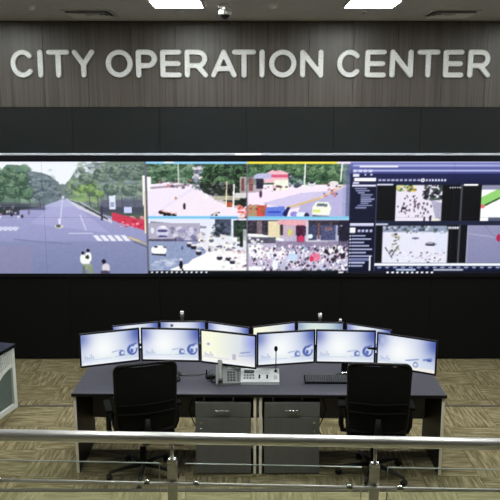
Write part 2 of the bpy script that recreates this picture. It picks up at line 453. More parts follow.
def contours(ch, wd, step=.5):
    segs = [(a, b_) for s_ in strokes(ch, wd) for a, b_ in zip(s_, s_[1:])]
    nx, ny = int((wd + 4) / step) + 1, int((HC + 4) / step) + 1
    X, Y = np.meshgrid(-2 + step * np.arange(nx), -2 + step * np.arange(ny)); D = np.full(X.shape, 1e9)
    for (xa, ya), (xb, yb) in segs:
        dx, dy = xb - xa, yb - ya; q = np.clip(((X - xa) * dx + (Y - ya) * dy) / (dx * dx + dy * dy + 1e-9), 0, 1)
        D = np.minimum(D, np.hypot(X - xa - q * dx, Y - ya - q * dy))
    D = D - SR + 1e-5
    nxt, P_ = {}, {}
    def ev(j0, i0, j1, i1):
        k = tuple(sorted(((j0, i0), (j1, i1))))
        if k not in P_:
            (ja, ia), (jb, ib) = k; d0, d1 = D[ja, ia], D[jb, ib]; q = d0 / (d0 - d1)
            P_[k] = (X[ja, ia] + q * (X[jb, ib] - X[ja, ia]), Y[ja, ia] + q * (Y[jb, ib] - Y[ja, ia]))
        return k
    for j in range(ny - 1):
        for i in range(nx - 1):
            c = [(j, i), (j, i + 1), (j + 1, i + 1), (j + 1, i)]; s_ = [D[p] < 0 for p in c]
            if all(s_) or not any(s_): continue
            ins = [ev(*c[k], *c[(k + 1) % 4]) for k in range(4) if s_[k] and not s_[(k + 1) % 4]]     # leaving the shape
            ent = [ev(*c[k], *c[(k + 1) % 4]) for k in range(4) if not s_[k] and s_[(k + 1) % 4]]
            for a, b_ in zip(ins, ent): nxt[a] = b_
    loops = []
    while nxt:
        k0 = next(iter(nxt)); k = k0; lp = []
        while k in nxt: lp.append(P_[k]); k = nxt.pop(k)
        loops.append(lp)
    return loops

def letter_mesh(ch, wd, sx, sz, depth):
    cu = bpy.data.curves.new('letter', 'CURVE'); cu.dimensions = '2D'; cu.fill_mode = 'BOTH'
    for lp in contours(ch, wd):
        sp = cu.splines.new('POLY'); sp.points.add(len(lp) - 1); sp.use_cyclic_u = True
        for p, (x, y) in zip(sp.points, lp): p.co = ((x - wd / 2) * sx, y * sz, 0, 1)
    cu.extrude = depth / 2 - .009; cu.bevel_depth = .009; cu.bevel_resolution = 1; cu.offset = -.009
    o = bpy.data.objects.new('tmp', cu); COL.objects.link(o)
    me = bpy.data.meshes.new_from_object(o.evaluated_get(bpy.context.evaluated_depsgraph_get()))
    bpy.data.objects.remove(o); bpy.data.curves.remove(cu)
    me.materials.clear(); me.materials.append(M['lettersteel']); me.materials.append(M['letterface'])
    me.transform(Matrix.Rotation(math.pi / 2, 4, 'X'))
    for p in me.polygons:
        if p.normal.y < -.95: p.material_index = 1
    return me
LET = [('C', 10.3, 34), ('I', 37.2, 43), ('T', 46.5, 69.5), ('Y', 72, 94.5), ('O', 105.5, 132.5), ('P', 135.7, 157), ('E', 160, 181.5), ('R', 184.5, 208),
       ('A', 211, 236.5), ('T', 232, 256), ('I', 259, 265.2), ('O', 269, 296.5), ('N', 300, 323.5), ('C', 337, 361.5), ('E', 365, 386.5), ('N', 390, 413.5),
       ('T', 417, 440), ('E', 443.5, 464), ('R', 468, 491)]
MX = .0135; MZ = .0132
sg = thing('wall_sign', 'raised steel letters reading CITY OPERATION CENTER on the wood panelling', 'sign', (0, YW, 3.566))
for ch, a, b_ in LET:
    wd = b_ - a
    link('letter', letter_mesh(ch, wd, MX, MZ, .045), sg, ((a + wd / 2 - 250) * MX, -.0235, 0))

# ------------------------------------------------------------------ video wall pictures
def paint_wall():
    c = Canvas(-56, 554, 160, 275)
    W = (238, 241, 246)
    # --- big street view, left
    c.clip = (-56, 146.6, 160, 274)
    c.rect(-56, 147, 160, 274, W)
    c.rect(-56, 147, 196, 274, (166, 166, 205), (138, 144, 180))
    g1 = [(60, 92, 62), (82, 116, 84), (52, 78, 58), (104, 134, 100), (70, 100, 86)]
    g2 = [(92, 106, 112), (76, 90, 98), (112, 124, 128), (66, 82, 84)]
    c.poly([(-56, 162), (4, 170), (10, 164), (28, 165), (34, 173), (36, 206), (-56, 224)], (70, 98, 74))
    c.poly([(30, 170), (44, 172), (52, 175), (60, 181), (64, 188), (63, 198), (40, 206), (25, 208)], (86, 100, 104))
    c.blobs(300, (-56, 33), (166, 202), (2, 5), g1, .55)
    c.blobs(110, (34, 54), (176, 200), (1.5, 3), g2, .5); c.blobs(30, (50, 62), (184, 200), (1.5, 2.5), g2, .5)
    c.rect(-56, 20, 201, 214, (62, 62, 74), op=.75); c.rect(20, 46, 202, 209, (66, 70, 84), op=.6)
    c.blobs(60, (-56, 30), (203, 216), (.6, 1.5), [(230, 220, 235), (190, 150, 170), (40, 40, 50), (120, 120, 140)], .8, 1.3)
    c.poly([(66, 184), (72, 178), (76, 172), (84, 165), (96, 163), (112, 161), (147, 161), (147, 222), (110, 215), (78, 202), (66, 197)], (92, 112, 92))
    c.blobs(330, (80, 147), (163, 206), (1.5, 4.5), [(96, 118, 96), (70, 92, 74), (128, 150, 110), (104, 112, 126), (84, 88, 108)], .5)
    c.blobs(90, (72, 100), (180, 200), (1.5, 3.5), [(120, 152, 80), (98, 134, 72), (140, 166, 96)], .55)
    c.rect(100, 147, 196, 214, (74, 72, 96), op=.45)
    c.blobs(20, (80, 92), (163, 172), (1, 2.5), [W], .5)
    c.poly([(66, 197), (82, 201), (112, 219), (112, 222), (78, 207)], (206, 204, 220))
    c.poly([(68, 198), (80, 201), (108, 217), (108, 219), (80, 204)], (72, 82, 76))
    c.rect(110, 116, 194, 208, (222, 226, 240)); c.rect(124.5, 132, 207, 212, (200, 206, 245)); c.rect(101, 103, 205, 219, (70, 64, 90))
    c.poly([(112, 211), (147, 220), (147, 230), (112, 219)], (204, 72, 96)); c.blobs(24, (116, 146), (215, 226), (.8, 2), [(232, 120, 140), (240, 190, 200), (170, 50, 80)], .7)
    c.rect(143.5, 147, 175, 204, (240, 236, 228)); c.rect(144.5, 146, 190, 232, (228, 214, 190))
    c.line(63.5, 197, 59.5, 224, .9, (224, 224, 244)); c.line(80, 213, 85.5, 229, 1.2, (214, 214, 236)); c.line(68, 232, 92, 232, .8, (200, 200, 228))
    c.ell(58.5, 225, 4.5, 1.8, (220, 214, 190)); c.ell(58, 224.6, 2.6, 1.5, (64, 66, 50)); c.ell(59, 220, 1, 3, (236, 236, 250))
    for k in range(5): c.poly([(92 + 7 * k, 234), (96.5 + 7 * k, 234), (101.5 + 7 * k, 239.5), (96.5 + 7 * k, 239.5)], (230, 230, 245))
    for k in range(4): c.poly([(-4 + 5 * k, 228), (-1 + 5 * k, 225), (4 + 5 * k, 226), (0 + 5 * k, 230)], (222, 224, 240), .7)
    c.line(12, 238, 70, 243, 1.2, (120, 120, 156), .6)
    c.line(128, 236, 147, 243, 1.6, (216, 196, 130)); c.line(132, 240, 146, 246, 1, (90, 84, 84))
    c.rect(-56, 30, 245, 274, (176, 150, 172), op=.28)
    c.ell(64, 191, 7, 7.5, (92, 106, 100)); c.blobs(24, (58, 71), (184, 197), (1, 2.4), [(80, 96, 84), (112, 126, 116), (96, 108, 112)], .6)
    c.rect(63, 65, 195, 198, (206, 206, 226))
    c.blobs(26, (76, 96), (163, 176), (1, 2.6), [(228, 232, 240), (205, 214, 222)], .55)
    c.blobs(70, (98, 146), (164, 198), (1.2, 3.4), [(146, 156, 168), (128, 150, 132), (160, 172, 166)], .4); c.blobs(60, (-56, 56), (168, 200), (1.2, 3), [(140, 164, 146), (130, 142, 150)], .35)
    c.rect(-56, 147, 161, 206, (214, 222, 232), op=.13)
    def crown(x, y, r_, dark, light, n=26):
        c.ell(x, y, r_, r_ * .8, dark, .85)
        for _ in range(n):
            q = RNG.uniform(0, 2 * math.pi); d = RNG.uniform(0, .95) * r_; px, py = x + d * math.cos(q), y + d * math.sin(q) * .8
            k_ = np.clip(.62 - .55 * (py - y) / r_ + RNG.normal(0, .22), 0, 1)
            c.ell(px, py, RNG.uniform(.9, 2.3), RNG.uniform(.7, 1.5), np.array(dark, float) * (1 - k_) + np.array(light, float) * k_, .8)
    GD, GL, HD, HL = (46, 70, 54), (118, 148, 116), (70, 82, 90), (134, 148, 150)
    for x, y, r_ in ((-48, 178, 14), (-30, 184, 14), (-14, 176, 12), (4, 180, 9), (14, 190, 9), (-4, 194, 10), (24, 178, 9), (28, 192, 8), (12, 173, 7)): crown(x, y, r_, GD, GL, int(r_ * 5))
    for x, y, r_ in ((37, 182, 7), (46, 185, 7), (40, 194, 6), (53, 189, 6), (34, 174, 4), (59, 192, 4), (50, 178, 4)): crown(x, y, r_, HD, HL, int(r_ * 5))
    for x, y, r_ in ((78, 185, 6), (88, 178, 8), (104, 174, 9), (120, 172, 10), (137, 172, 10), (94, 190, 7), (112, 188, 8), (130, 189, 8), (143, 186, 6), (70, 190, 4), (84, 170, 3.5)): crown(x, y, r_, (66, 82, 74), (142, 160, 140), int(r_ * 5))
    for x, y, r_ in ((83, 188, 5), (92, 187, 6), (100, 193, 5)): crown(x, y, r_, (78, 104, 60), (150, 178, 108), 26)
    for x in (20, 30, 40, 90, 98, 108, 122, 134): c.line(x, 194, x + 1, 206, .9, (60, 56, 66), .7)
    c.rect(-56, 30, 203, 207, (58, 58, 72), op=.6); c.rect(102, 143, 199, 211, (78, 76, 102), op=.5)
    c.rect(110, 116, 195, 208, (222, 226, 240)); c.rect(111, 115, 201, 206, (150, 160, 190)); c.rect(124.5, 132, 206, 211.5, (200, 206, 245)); c.rect(101, 103, 204, 219, (70, 64, 90))
    c.poly([(112, 211), (147, 220), (147, 230), (112, 219)], (204, 72, 96)); c.blobs(24, (116, 146), (215, 226), (.8, 2), [(232, 120, 140), (240, 190, 200), (170, 50, 80)], .7)
    c.rect(143.5, 147, 175, 204, (240, 236, 228)); c.rect(144.5, 146, 190, 232, (228, 214, 190))
    c.rect(-56, 147, 161, 206, (206, 216, 232), op=.12)
    c.poly([(62, 197), (66, 197), (110, 232), (30, 222)], (190, 190, 228), .3); c.rect(-56, 147, 240, 274, (120, 128, 160), (108, 118, 150), .35)
    # riders
    for x, y, s in ((81, 258, 1), (86.5, 256, 1.1), (85, 262, 1)):
        c.ell(x, y, 3 * s, 5 * s, (236, 238, 236)); c.ell(x, y - 6 * s, 1.5 * s, 1.7 * s, (34, 32, 40))
    c.rect(81, 90, 263, 269, (150, 162, 140)); c.rect(80, 83, 265, 274, (110, 120, 116)); c.ell(86, 256, 1.4, 2.2, (60, 70, 50)); c.rect(86, 91, 266, 274, (140, 152, 128))
    c.ell(102, 260.5, 2.1, 2.3, (40, 38, 54)); c.ell(104, 267, 4, 4.5, (214, 208, 216)); c.ell(103, 271.5, 5, 2, (84, 80, 100))
    # --- four street views in the middle
    c.clip = (146.6, 247, 160, 216.6)                                   # A
    c.rect(147, 247, 160, 217, (238, 226, 240), (232, 222, 238))
    c.rect(147, 247, 161, 187, (66, 90, 70)); c.blobs(150, (147, 192), (163, 186), (1.5, 4), [(70, 104, 76), (110, 138, 112), (44, 66, 50), (160, 178, 160)], .6)
    c.poly([(147, 184), (170, 181), (196, 184), (200, 190), (196, 217), (147, 217)], (236, 226, 240))
    c.rect(148, 152, 176, 190, (244, 240, 244)); c.line(151, 187, 190, 184, 2, (168, 150, 164)); c.blobs(26, (158, 192), (179, 187), (.8, 2), [(120, 110, 120), (70, 60, 70), (200, 120, 130), (80, 110, 90)], .7)
    c.line(179, 163, 179, 184, 1.1, (220, 226, 222)); c.poly([(147, 217), (196, 184), (200, 186), (186, 217)], (224, 214, 238), .6)
    c.blobs(60, (194, 206), (166, 188), (1, 3), [(226, 222, 230), (160, 160, 180), (90, 96, 110), (240, 236, 240)], .8)
    c.poly([(206, 168), (247, 163), (247, 205), (235, 207), (218, 200), (204, 192), (200, 186)], (40, 52, 42))
    c.blobs(150, (204, 244), (163, 182), (1.5, 4), [(60, 92, 60), (92, 124, 90), (36, 50, 40), (110, 140, 104)], .6)
    c.blobs(60, (210, 242), (182, 200), (1, 2.5), [(30, 30, 36), (70, 66, 80), (140, 140, 150), (52, 60, 52)], .6)
    c.poly([(195, 188), (208, 193), (240, 206), (240, 217), (150, 217)], (240, 228, 238), .8)
    [crown(x, y, r_, (28, 40, 32), (96, 128, 92), int(r_ * 5)) for x, y, r_ in ((212, 173, 7), (222, 170, 7), (233, 172, 8), (242, 176, 6), (206, 180, 5))]
    [crown(x, y, r_, (50, 74, 56), (130, 158, 128), int(r_ * 5)) for x, y, r_ in ((152, 172, 5), (160, 170, 6), (171, 169, 6), (183, 172, 6), (190, 170, 4))]; c.line(179, 163, 179, 184, 1.1, (220, 226, 222))
    c.rect(214, 240, 195, 199, (176, 174, 156)); c.rect(235, 246, 192, 197, (214, 214, 214)); c.ell(206.5, 195, 1.2, 2.6, (250, 248, 250))
    c.line(227, 180, 226, 205, 1.3, (236, 220, 180)); c.line(234, 183, 233, 210, 1.5, (240, 236, 230)); c.rect(227, 232, 201, 206, (180, 90, 70))
    c.blobs(20, (238, 247), (204, 216), (1, 2.4), [(214, 70, 60), (240, 150, 140), (120, 40, 44), (230, 210, 200)], .8)
    c.rect(240, 247, 176, 196, (214, 206, 206), op=.7); c.rect(241.5, 244, 178, 190, (130, 80, 76))
    for x, y in ((161, 211), (165, 212.5), (169, 213), (174, 214)): c.ell(x, y, 2.4, 2, (42, 30, 40)); c.ell(x + 1.5, y - 1.6, 1.5, .8, (220, 170, 160))
    c.ell(184.6, 205, 1.4, 3.2, (66, 40, 56)); c.ell(176, 197, 1.2, 1.4, (190, 150, 120)); c.blobs(9, (210, 222), (211, 216), (.8, 1.6), [(40, 36, 40), (180, 180, 170)], .9)
    c.clip = (247, 349, 160, 216.6)                                     # B
    c.rect(247, 349, 160, 217, (242, 228, 240))
    c.rect(247, 349, 161, 184, (70, 100, 74)); c.blobs(170, (247, 349), (163, 183), (1.5, 4), [(74, 110, 78), (120, 150, 116), (48, 70, 54), (96, 134, 96)], .55)
    c.blobs(40, (286, 302), (172, 186), (1, 2.6), [(40, 52, 60), (90, 100, 120), (180, 190, 200)], .7)
    c.rect(247, 262, 176, 200, (160, 150, 156), op=.7); c.rect(249, 253, 178, 190, (140, 96, 96)); c.rect(256, 263, 178, 188, (54, 50, 72))
    c.poly([(263, 174), (275, 168), (287, 172), (288, 182), (264, 182)], (236, 190, 202)); c.rect(266, 288, 174, 177, (210, 96, 126)); c.rect(274, 288, 179, 190, (236, 238, 222)); c.rect(254, 271, 173, 178, (190, 190, 222))
    c.blobs(22, (263, 288), (184, 191), (.8, 1.7), [(120, 80, 90), (220, 160, 170), (70, 50, 60), (240, 230, 230)], .8)
    c.poly([(247, 192), (349, 184), (349, 180), (349, 217), (247, 217)], (240, 226, 242)); c.poly([(262, 202), (300, 192), (349, 188), (349, 196), (290, 208)], (206, 198, 228))
    c.poly([(296, 217), (300, 204), (349, 184), (349, 217)], (184, 180, 216))
    c.line(286, 207, 322, 196, 2, (214, 184, 130)); c.line(320, 196.5, 344, 184, 1.6, (222, 206, 170)); c.blobs(14, (321, 336), (181, 195), (.8, 2), [(200, 120, 120), (90, 70, 80), (230, 170, 170)], .8)
    c.ell(311, 183, 4, 2.8, (216, 214, 222)); c.ell(311, 181.5, 2.4, 1.1, (40, 40, 50)); c.ell(333, 183, 4.5, 3, (228, 220, 222)); c.blobs(12, (318, 345), (180, 186), (.8, 1.8), [(70, 60, 60), (220, 210, 210), (180, 140, 130)], .7)
    [crown(x, y, r_, (50, 74, 54), (132, 164, 124), int(r_ * 5)) for x, y, r_ in ((254, 170, 5), (310, 172, 6), (320, 170, 6), (331, 173, 7), (341, 170, 6), (296, 172, 5), (288, 168, 4), (275, 167, 4))]
    c.line(304.5, 161, 303.5, 191, 1.4, (226, 232, 226)); c.line(341, 161, 339.5, 181, 1.4, (232, 236, 232)); c.rect(342, 349, 164, 217, (150, 156, 190), op=.45); c.rect(345.5, 349, 164, 217, (96, 104, 140), op=.7)
    c.ell(260.5, 193, 1.5, 3.6, (90, 52, 90))
    c.poly([(247, 204), (258, 203), (258, 217), (247, 217)], (176, 150, 120)); c.rect(257, 266.5, 204, 217, (206, 90, 76)); c.blobs(14, (248, 266), (203, 216), (.8, 2), [(110, 130, 80), (230, 110, 100), (120, 50, 50)], .7)
    c.poly([(266, 206), (284, 205), (288, 217), (264, 217)], (108, 132, 214)); c.rect(268, 281, 210, 212, (60, 84, 190)); c.poly([(282, 213), (287, 206), (290, 206), (286, 216)], (36, 40, 90)); c.ell(294, 213, 4, 3, (150, 144, 214)); c.ell(301, 213.5, 5, 3, (226, 232, 240)); c.ell(306.5, 214, 2.6, 2.4, (50, 50, 84))
    c.poly([(312, 206), (316, 200.5), (328, 201), (331, 207), (329, 214), (312, 213)], (238, 240, 226)); c.poly([(317, 202), (327, 202.5), (327, 205.5), (316, 205)], (110, 122, 134)); c.rect(313, 320, 208.5, 211, (216, 224, 130)); c.line(312, 214.5, 329, 215.5, 1.4, (70, 70, 70))
    c.clip = (146.6, 247, 217, 272)                                     # C
    c.rect(147, 247, 217, 272, (226, 228, 238)); c.rect(147, 247, 218, 224, (224, 226, 242)); c.line(150, 221, 206, 226, 2.4, (150, 150, 166))
    c.rect(147, 200, 222, 240, (176, 172, 192)); c.ell(162, 230.5, 6.5, 6.5, (206, 204, 226)); c.ell(162, 229.5, 5.6, 1.5, (84, 80, 126)); c.ell(162, 235, 5, 1.2, (90, 90, 130)); c.ell(163, 225.5, 3, 1.2, (250, 250, 255)); c.ell(152, 229, 1.8, 3, (220, 224, 232))
    c.blobs(46, (172, 200), (226, 240), (1, 3), [(150, 146, 186), (214, 212, 228), (110, 106, 140), (226, 226, 240)], .6)
    c.rect(147, 176, 238, 242, (72, 66, 88), op=.8); c.rect(170, 200, 239, 241.5, (90, 80, 112), op=.7)
    c.poly([(147, 240), (196, 240), (206, 250), (196, 262), (184, 272), (147, 272)], (146, 158, 190)); c.blobs(24, (152, 176), (258, 270), (2, 5), [(200, 206, 222), (216, 220, 232), (160, 170, 196)], .5, .3)
    c.poly([(192, 258), (215, 248), (247, 252), (247, 272), (178, 272)], (246, 244, 250)); c.poly([(170, 268), (200, 258), (214, 262), (200, 272), (168, 272)], (240, 240, 250))
    c.ell(158, 249, 8, 5, (246, 248, 250)); c.ell(155, 245.5, 2, 1.1, (70, 70, 80)); c.ell(164, 246, 2, 1, (110, 112, 120)); c.line(151, 253, 165, 254, 1.6, (58, 56, 72))
    c.blobs(90, (196, 236), (232, 250), (.9, 2.6), [(60, 56, 74), (232, 232, 236), (150, 150, 160), (216, 206, 206), (240, 238, 226)], .75)
    for x, y in ((189, 244), (193, 246), (198, 252), (219, 257), (228, 258), (232, 261)): c.ell(x, y, 3, 2.3, (52, 46, 66)); c.ell(x, y - 2.2, 2.6, 1.1, (226, 220, 226))
    c.blobs(40, (222, 247), (244, 268), (.9, 2.4), [(238, 226, 232), (210, 180, 192), (90, 70, 84), (250, 248, 250), (196, 206, 190)], .7)
    c.rect(215, 231, 218, 233, (58, 62, 84), op=.85); c.blobs(30, (212, 231), (218, 236), (1, 2.6), [(50, 56, 74), (110, 116, 140), (40, 60, 48)], .7); c.line(232, 218, 231.5, 238, 1.1, (216, 232, 240))
    c.rect(233.5, 247, 219, 236, (40, 52, 46), op=.9); c.blobs(26, (236, 247), (219, 244), (1, 2.6), [(44, 76, 50), (34, 40, 40), (70, 100, 76)], .7); c.rect(240, 243, 232, 246, (40, 42, 38)); c.rect(243, 247, 228, 252, (214, 218, 220), op=.7)
    c.ell(180, 258.5, 1.4, 1.4, (220, 220, 226)); c.ell(180, 264, 1.7, 4.6, (30, 28, 40)); c.line(180, 266, 182, 270, 1.4, (30, 28, 40)); c.ell(181.5, 247, .9, 2, (90, 96, 140))
    c.clip = (247, 349, 217, 272)                                       # D
    c.rect(247, 349, 217, 272, (190, 184, 206)); c.rect(247, 349, 219, 234, (66, 60, 72))
    c.rect(257, 262, 220, 234, (130, 116, 124)); c.rect(268, 280, 220, 238, (226, 214, 180)); c.rect(283, 296, 221, 236, (196, 176, 190)); c.ell(290, 231, 2.2, 3.6, (206, 206, 120)); c.poly([(278, 217), (308, 219), (308, 225), (278, 223)], (226, 170, 180)); c.rect(297, 305, 224, 240, (80, 40, 66)); c.ell(301, 238, 4, 4, (196, 66, 106))
    c.rect(306.5, 308.5, 220, 241, (206, 200, 222)); c.rect(318, 320, 222, 238, (120, 96, 100)); c.rect(309, 317, 224, 239, (72, 76, 108)); c.rect(321, 336, 224, 239, (86, 90, 124)); c.rect(325, 333, 226, 229, (140, 112, 116)); c.rect(336, 338, 224, 240, (170, 180, 210)); c.line(306, 240, 328, 240.5, 2, (238, 240, 248)); c.ell(310.5, 235, 2.6, 2.2, (226, 240, 250))
    c.rect(339, 349, 219, 250, (44, 44, 62)); c.blobs(12, (340, 349), (221, 248), (.8, 1.6), [(190, 190, 210), (40, 40, 50)], .7)
    c.poly([(247, 232), (262, 233), (284, 238), (284, 240), (247, 234.5)], (236, 238, 236)); c.rect(247, 276, 236, 242, (70, 70, 84), op=.8); c.blobs(8, (249, 262), (236, 244), (1, 2.2), [(230, 230, 236)], .9)
    c.poly([(248, 244), (262, 244), (270, 250), (270, 258), (250, 257)], (244, 244, 246)); c.poly([(266, 246), (284, 250), (290, 260), (276, 262)], (236, 230, 236))
    c.rect(276, 349, 240, 250, (130, 118, 146), op=.7)
    c.blobs(650, (249, 349), (245, 272), (.5, 1.5), [(244, 240, 248), (40, 32, 46), (226, 214, 236), (60, 52, 74), (206, 180, 206), (250, 250, 252), (180, 196, 226)], .8, 1.2)
    c.ell(315.5, 256, 5.5, 4.2, (222, 130, 156)); c.ell(312, 258, 2, 3, (206, 60, 100)); c.ell(293, 256, 5, 4, (196, 214, 240)); c.rect(249, 262, 266, 272, (238, 238, 240)); c.ell(275, 264, 3, 5, (236, 236, 240)); c.blobs(6, (300, 345), (268, 272), (1, 2.4), [(60, 110, 80), (40, 40, 46)], .7)
    c.blobs(40, (320, 346), (246, 262), (.7, 1.6), [(248, 246, 252), (40, 34, 44)], .9, 1.5)
    # window frames between the views
    c.clip = None
    c.rect(147, 247, 160.5, 163.4, (150, 205, 240)); c.rect(165, 175, 161, 163, (230, 246, 252)); c.rect(147, 238, 214.8, 217.4, (140, 205, 240)); c.rect(247, 346, 160.5, 163.6, (238, 226, 90)); c.rect(336, 349, 161, 163.6, (232, 220, 244)); c.rect(247, 349, 215.4, 218.2, (140, 205, 236)); c.rect(210, 238, 216, 217.5, (70, 130, 190), op=.6)
    c.rect(146.2, 147.8, 163, 273, (110, 112, 126)); c.rect(246.4, 247.6, 164, 272, (120, 116, 130))
    c.rect(147, 349, 270.3, 276, (22, 26, 36))
    for k in range(12): c.ell(150.5 + 5 * k, 271.4, 1.25, 1.0, (226, 230, 240))
    c.ell(342, 271.5, 3, .9, (210, 210, 220)); c.ell(349.5, 271, 1.2, 1.2, (235, 235, 245))
    # --- management software, right
    c.clip = (349, 554, 160, 275)
    c.rect(349, 554, 160, 275, (24, 28, 54)); c.rect(349, 554, 161, 173, (132, 136, 194), (74, 80, 140))
    c.rect(349, 554, 160.8, 162, (200, 204, 236)); c.rect(352, 554, 164.6, 166, (196, 200, 236), op=.7); c.rect(352, 554, 169.4, 171, (196, 200, 234), op=.8); c.rect(358, 396, 165.5, 167, (240, 240, 252)); c.rect(349, 554, 173, 184, (44, 48, 88), (32, 36, 68))
    for k in range(4): c.rect(352 + 5 * k, 355.5 + 5 * k, 169, 171.5, (206, 208, 236))
    c.rect(352, 358, 173.5, 176, (226, 226, 244)); c.rect(363, 365, 173.5, 175, (200, 200, 230)); c.rect(369, 371, 173.5, 175, (200, 200, 230))
    c.rect(353, 374.5, 177.5, 180.5, (240, 240, 250)); c.rect(352, 358, 181.5, 183, (220, 220, 240)); c.rect(351.5, 375, 184, 185.6, (216, 216, 238))
    for k in range(10): c.rect(377 + 4.3 * k, 379.8 + 4.3 * k, 178.4, 180.2, (170, 172, 206))
    c.ell(420.8, 179.4, 1.9, 1.9, (246, 246, 252)); c.ell(420.8, 179.4, .8, .8, (70, 72, 120))
    for k in range(7): c.rect(424 + 3 * k, 426 + 3 * k, 178.4, 180.6, (206, 208, 232))
    c.rect(350, 375, 186, 221, (28, 31, 56))
    for k, (a, b_) in enumerate(((354, 366), (355, 369), (357, 364), (360, 372), (360, 370), (360, 374), (360, 371), (360, 368), (357, 372), (355, 366))): c.rect(a, b_, 187 + 2.1 * k, 188.2 + 2.1 * k, (150, 156, 190), op=.9)
    c.rect(349.6, 374, 223, 272, (22, 26, 52)); c.rect(350, 374, 222, 224.4, (206, 208, 232)); c.rect(350, 355.5, 226.5, 231.5, (240, 242, 250))
    for k in range(4): c.rect(358 + 4 * k, 360.5 + 4 * k, 228.5, 230.8, (190, 194, 224))
    for k in range(10):
        y = 234 + 3.4 * k; c.rect(350, 351.2, y, y + 1.4, (220, 222, 240)); c.rect(352, 352 + (14, 20, 13, 18, 21, 15, 21, 20, 14, 12)[k], y, y + 1.2, (176, 182, 214))
    c.rect(351, 371, 257, 260, (120, 126, 166)); c.rect(370.6, 372, 255, 270, (240, 240, 250)); c.rect(375.4, 376.6, 184, 272, (92, 96, 120))
    c.rect(376.6, 459.2, 184.6, 219.6, (16, 17, 20)); c.rect(461, 554, 184.6, 219.6, (16, 17, 20)); c.rect(376.6, 459.2, 223.4, 262.4, (18, 18, 24)); c.rect(461, 554, 223.4, 262.4, (18, 20, 26))
    c.rect(459.2, 461, 184, 263, (82, 84, 92)); c.rect(376.6, 554, 219.6, 223.4, (40, 46, 70)); c.rect(376, 392, 183, 184.6, (220, 222, 240)); c.rect(376, 388, 222.6, 224, (200, 206, 230)); c.rect(462, 476, 183.6, 184.8, (240, 240, 248))
    for k in range(5): c.ell(448.5 + 2.4 * k, 186.6, .7, .8, (226, 228, 240))
    for k in range(5): c.ell(449 + 2.2 * k, 226.5, 1, 1.3, (226, 228, 240))
    c.clip = (395, 441, 184.6, 219.6)                                   # crowd view
    c.rect(395, 441, 184, 220, (228, 222, 236)); c.blobs(40, (395, 414), (184, 190), (1, 2.4), [(70, 96, 76), (160, 190, 120), (230, 230, 200), (216, 190, 120)], .8); c.blobs(60, (423, 441), (184, 199), (1, 2.6), [(44, 48, 60), (60, 76, 66), (30, 32, 40)], .8); c.poly([(430, 198), (441, 202), (441, 220), (436, 220)], (150, 150, 176), .7)
    c.ell(412, 190, 3, 1, (236, 196, 90)); c.blobs(60, (397, 432), (193, 216), (.5, 1.0), [(50, 44, 58), (90, 80, 96), (130, 110, 130)], .85, 1.5); c.ell(403, 207, 2.6, 1.4, (60, 54, 70)); c.ell(430, 217, 1.2, 3, (40, 36, 44)); c.ell(424, 218, 1, 2.5, (60, 56, 70)); c.ell(436, 218.5, 3.4, 1.6, (226, 224, 200))
    c.clip = (383, 449, 224.5, 262)                                     # junction view
    c.rect(383, 449, 224, 262, (224, 224, 238)); c.rect(383, 449, 224.5, 231, (150, 160, 184)); c.blobs(60, (383, 449), (224, 232), (.8, 2), [(50, 54, 66), (206, 210, 224), (90, 110, 100), (120, 120, 136)], .8); c.blobs(24, (392, 400), (232, 250), (.8, 2), [(60, 60, 60), (120, 116, 90), (180, 176, 160)], .7)
    c.line(386, 246, 394, 258, 1, (70, 70, 80)); c.line(392, 256, 398, 246, .9, (90, 90, 96)); c.blobs(110, (384, 449), (249, 262), (.5, 1.2), [(90, 86, 106), (250, 250, 252), (180, 170, 190), (240, 236, 244)], .7); c.ell(416, 237, 4, 1.1, (120, 120, 150)); c.ell(432, 243, 6, 1.9, (84, 82, 100)); c.ell(431, 241.6, 3.4, 1, (170, 170, 186)); c.rect(436, 447, 231, 250, (214, 220, 240), op=.6)
    c.clip = (480, 554, 184.6, 219.6)
    c.rect(480, 554, 184, 220, (240, 240, 242)); c.poly([(480, 196), (500, 186), (554, 184), (554, 192), (505, 194), (480, 206)], (150, 206, 120)); c.rect(480, 554, 184, 188.5, (120, 120, 150), op=.8); c.poly([(480, 205), (504, 193), (504, 195), (480, 207)], (70, 96, 60)); c.ell(481, 205, 3, 2, (220, 120, 120)); c.rect(488, 554, 216.5, 219.6, (90, 96, 116)); c.blobs(12, (505, 554), (196, 214), (1, 3), [(120, 130, 110), (200, 200, 206)], .6)
    c.clip = (468, 554, 224, 262)
    c.rect(468, 554, 224, 262, (150, 150, 182), (136, 138, 172)); c.line(468, 232, 554, 244, .8, (190, 190, 212), .7); c.line(485, 224, 520, 262, .8, (120, 120, 150), .6); c.ell(500, 236.5, 2.8, 3.6, (176, 52, 90)); c.ell(520, 246, 6, 3, (214, 216, 226)); c.rect(468, 469, 224, 262, (200, 202, 226))
    c.clip = None
    def grain(x0, x1, y0, y1, amp, cell):
        w_ = c._win(x0, x1, y0, y1); sh = c.a[w_].shape[:2]; kk = max(1, int(cell * c.ss))
        n_ = RNG.normal(0, 1, (sh[0] // kk + 2, sh[1] // kk + 2)); n_ = np.repeat(np.repeat(n_, kk, 0), kk, 1)[:sh[0], :sh[1]]
        wt = 1.25 - c.a[w_].mean(-1) / 255 * 1.15; c.a[w_] = c.a[w_] + (n_ * amp * wt)[..., None] * np.array((1, .97, 1))
    for q in ((-56, 147, 163, 212, 5, .7), (-56, 147, 212, 274, 2.5, 2), (147, 247, 163.5, 188, 15, 1.3), (200, 247, 176, 208, 16, 1.2), (147, 349, 163.5, 215, 8, 1), (247, 349, 163.5, 186, 13, 1.3),
              (147, 247, 224, 270, 11, 1.1), (247, 342, 219, 270, 16, 1.1), (395, 441, 185, 219, 12, 1), (383, 449, 225, 262, 9, 1), (468, 554, 224, 262, 4, 1.5)): grain(*q)
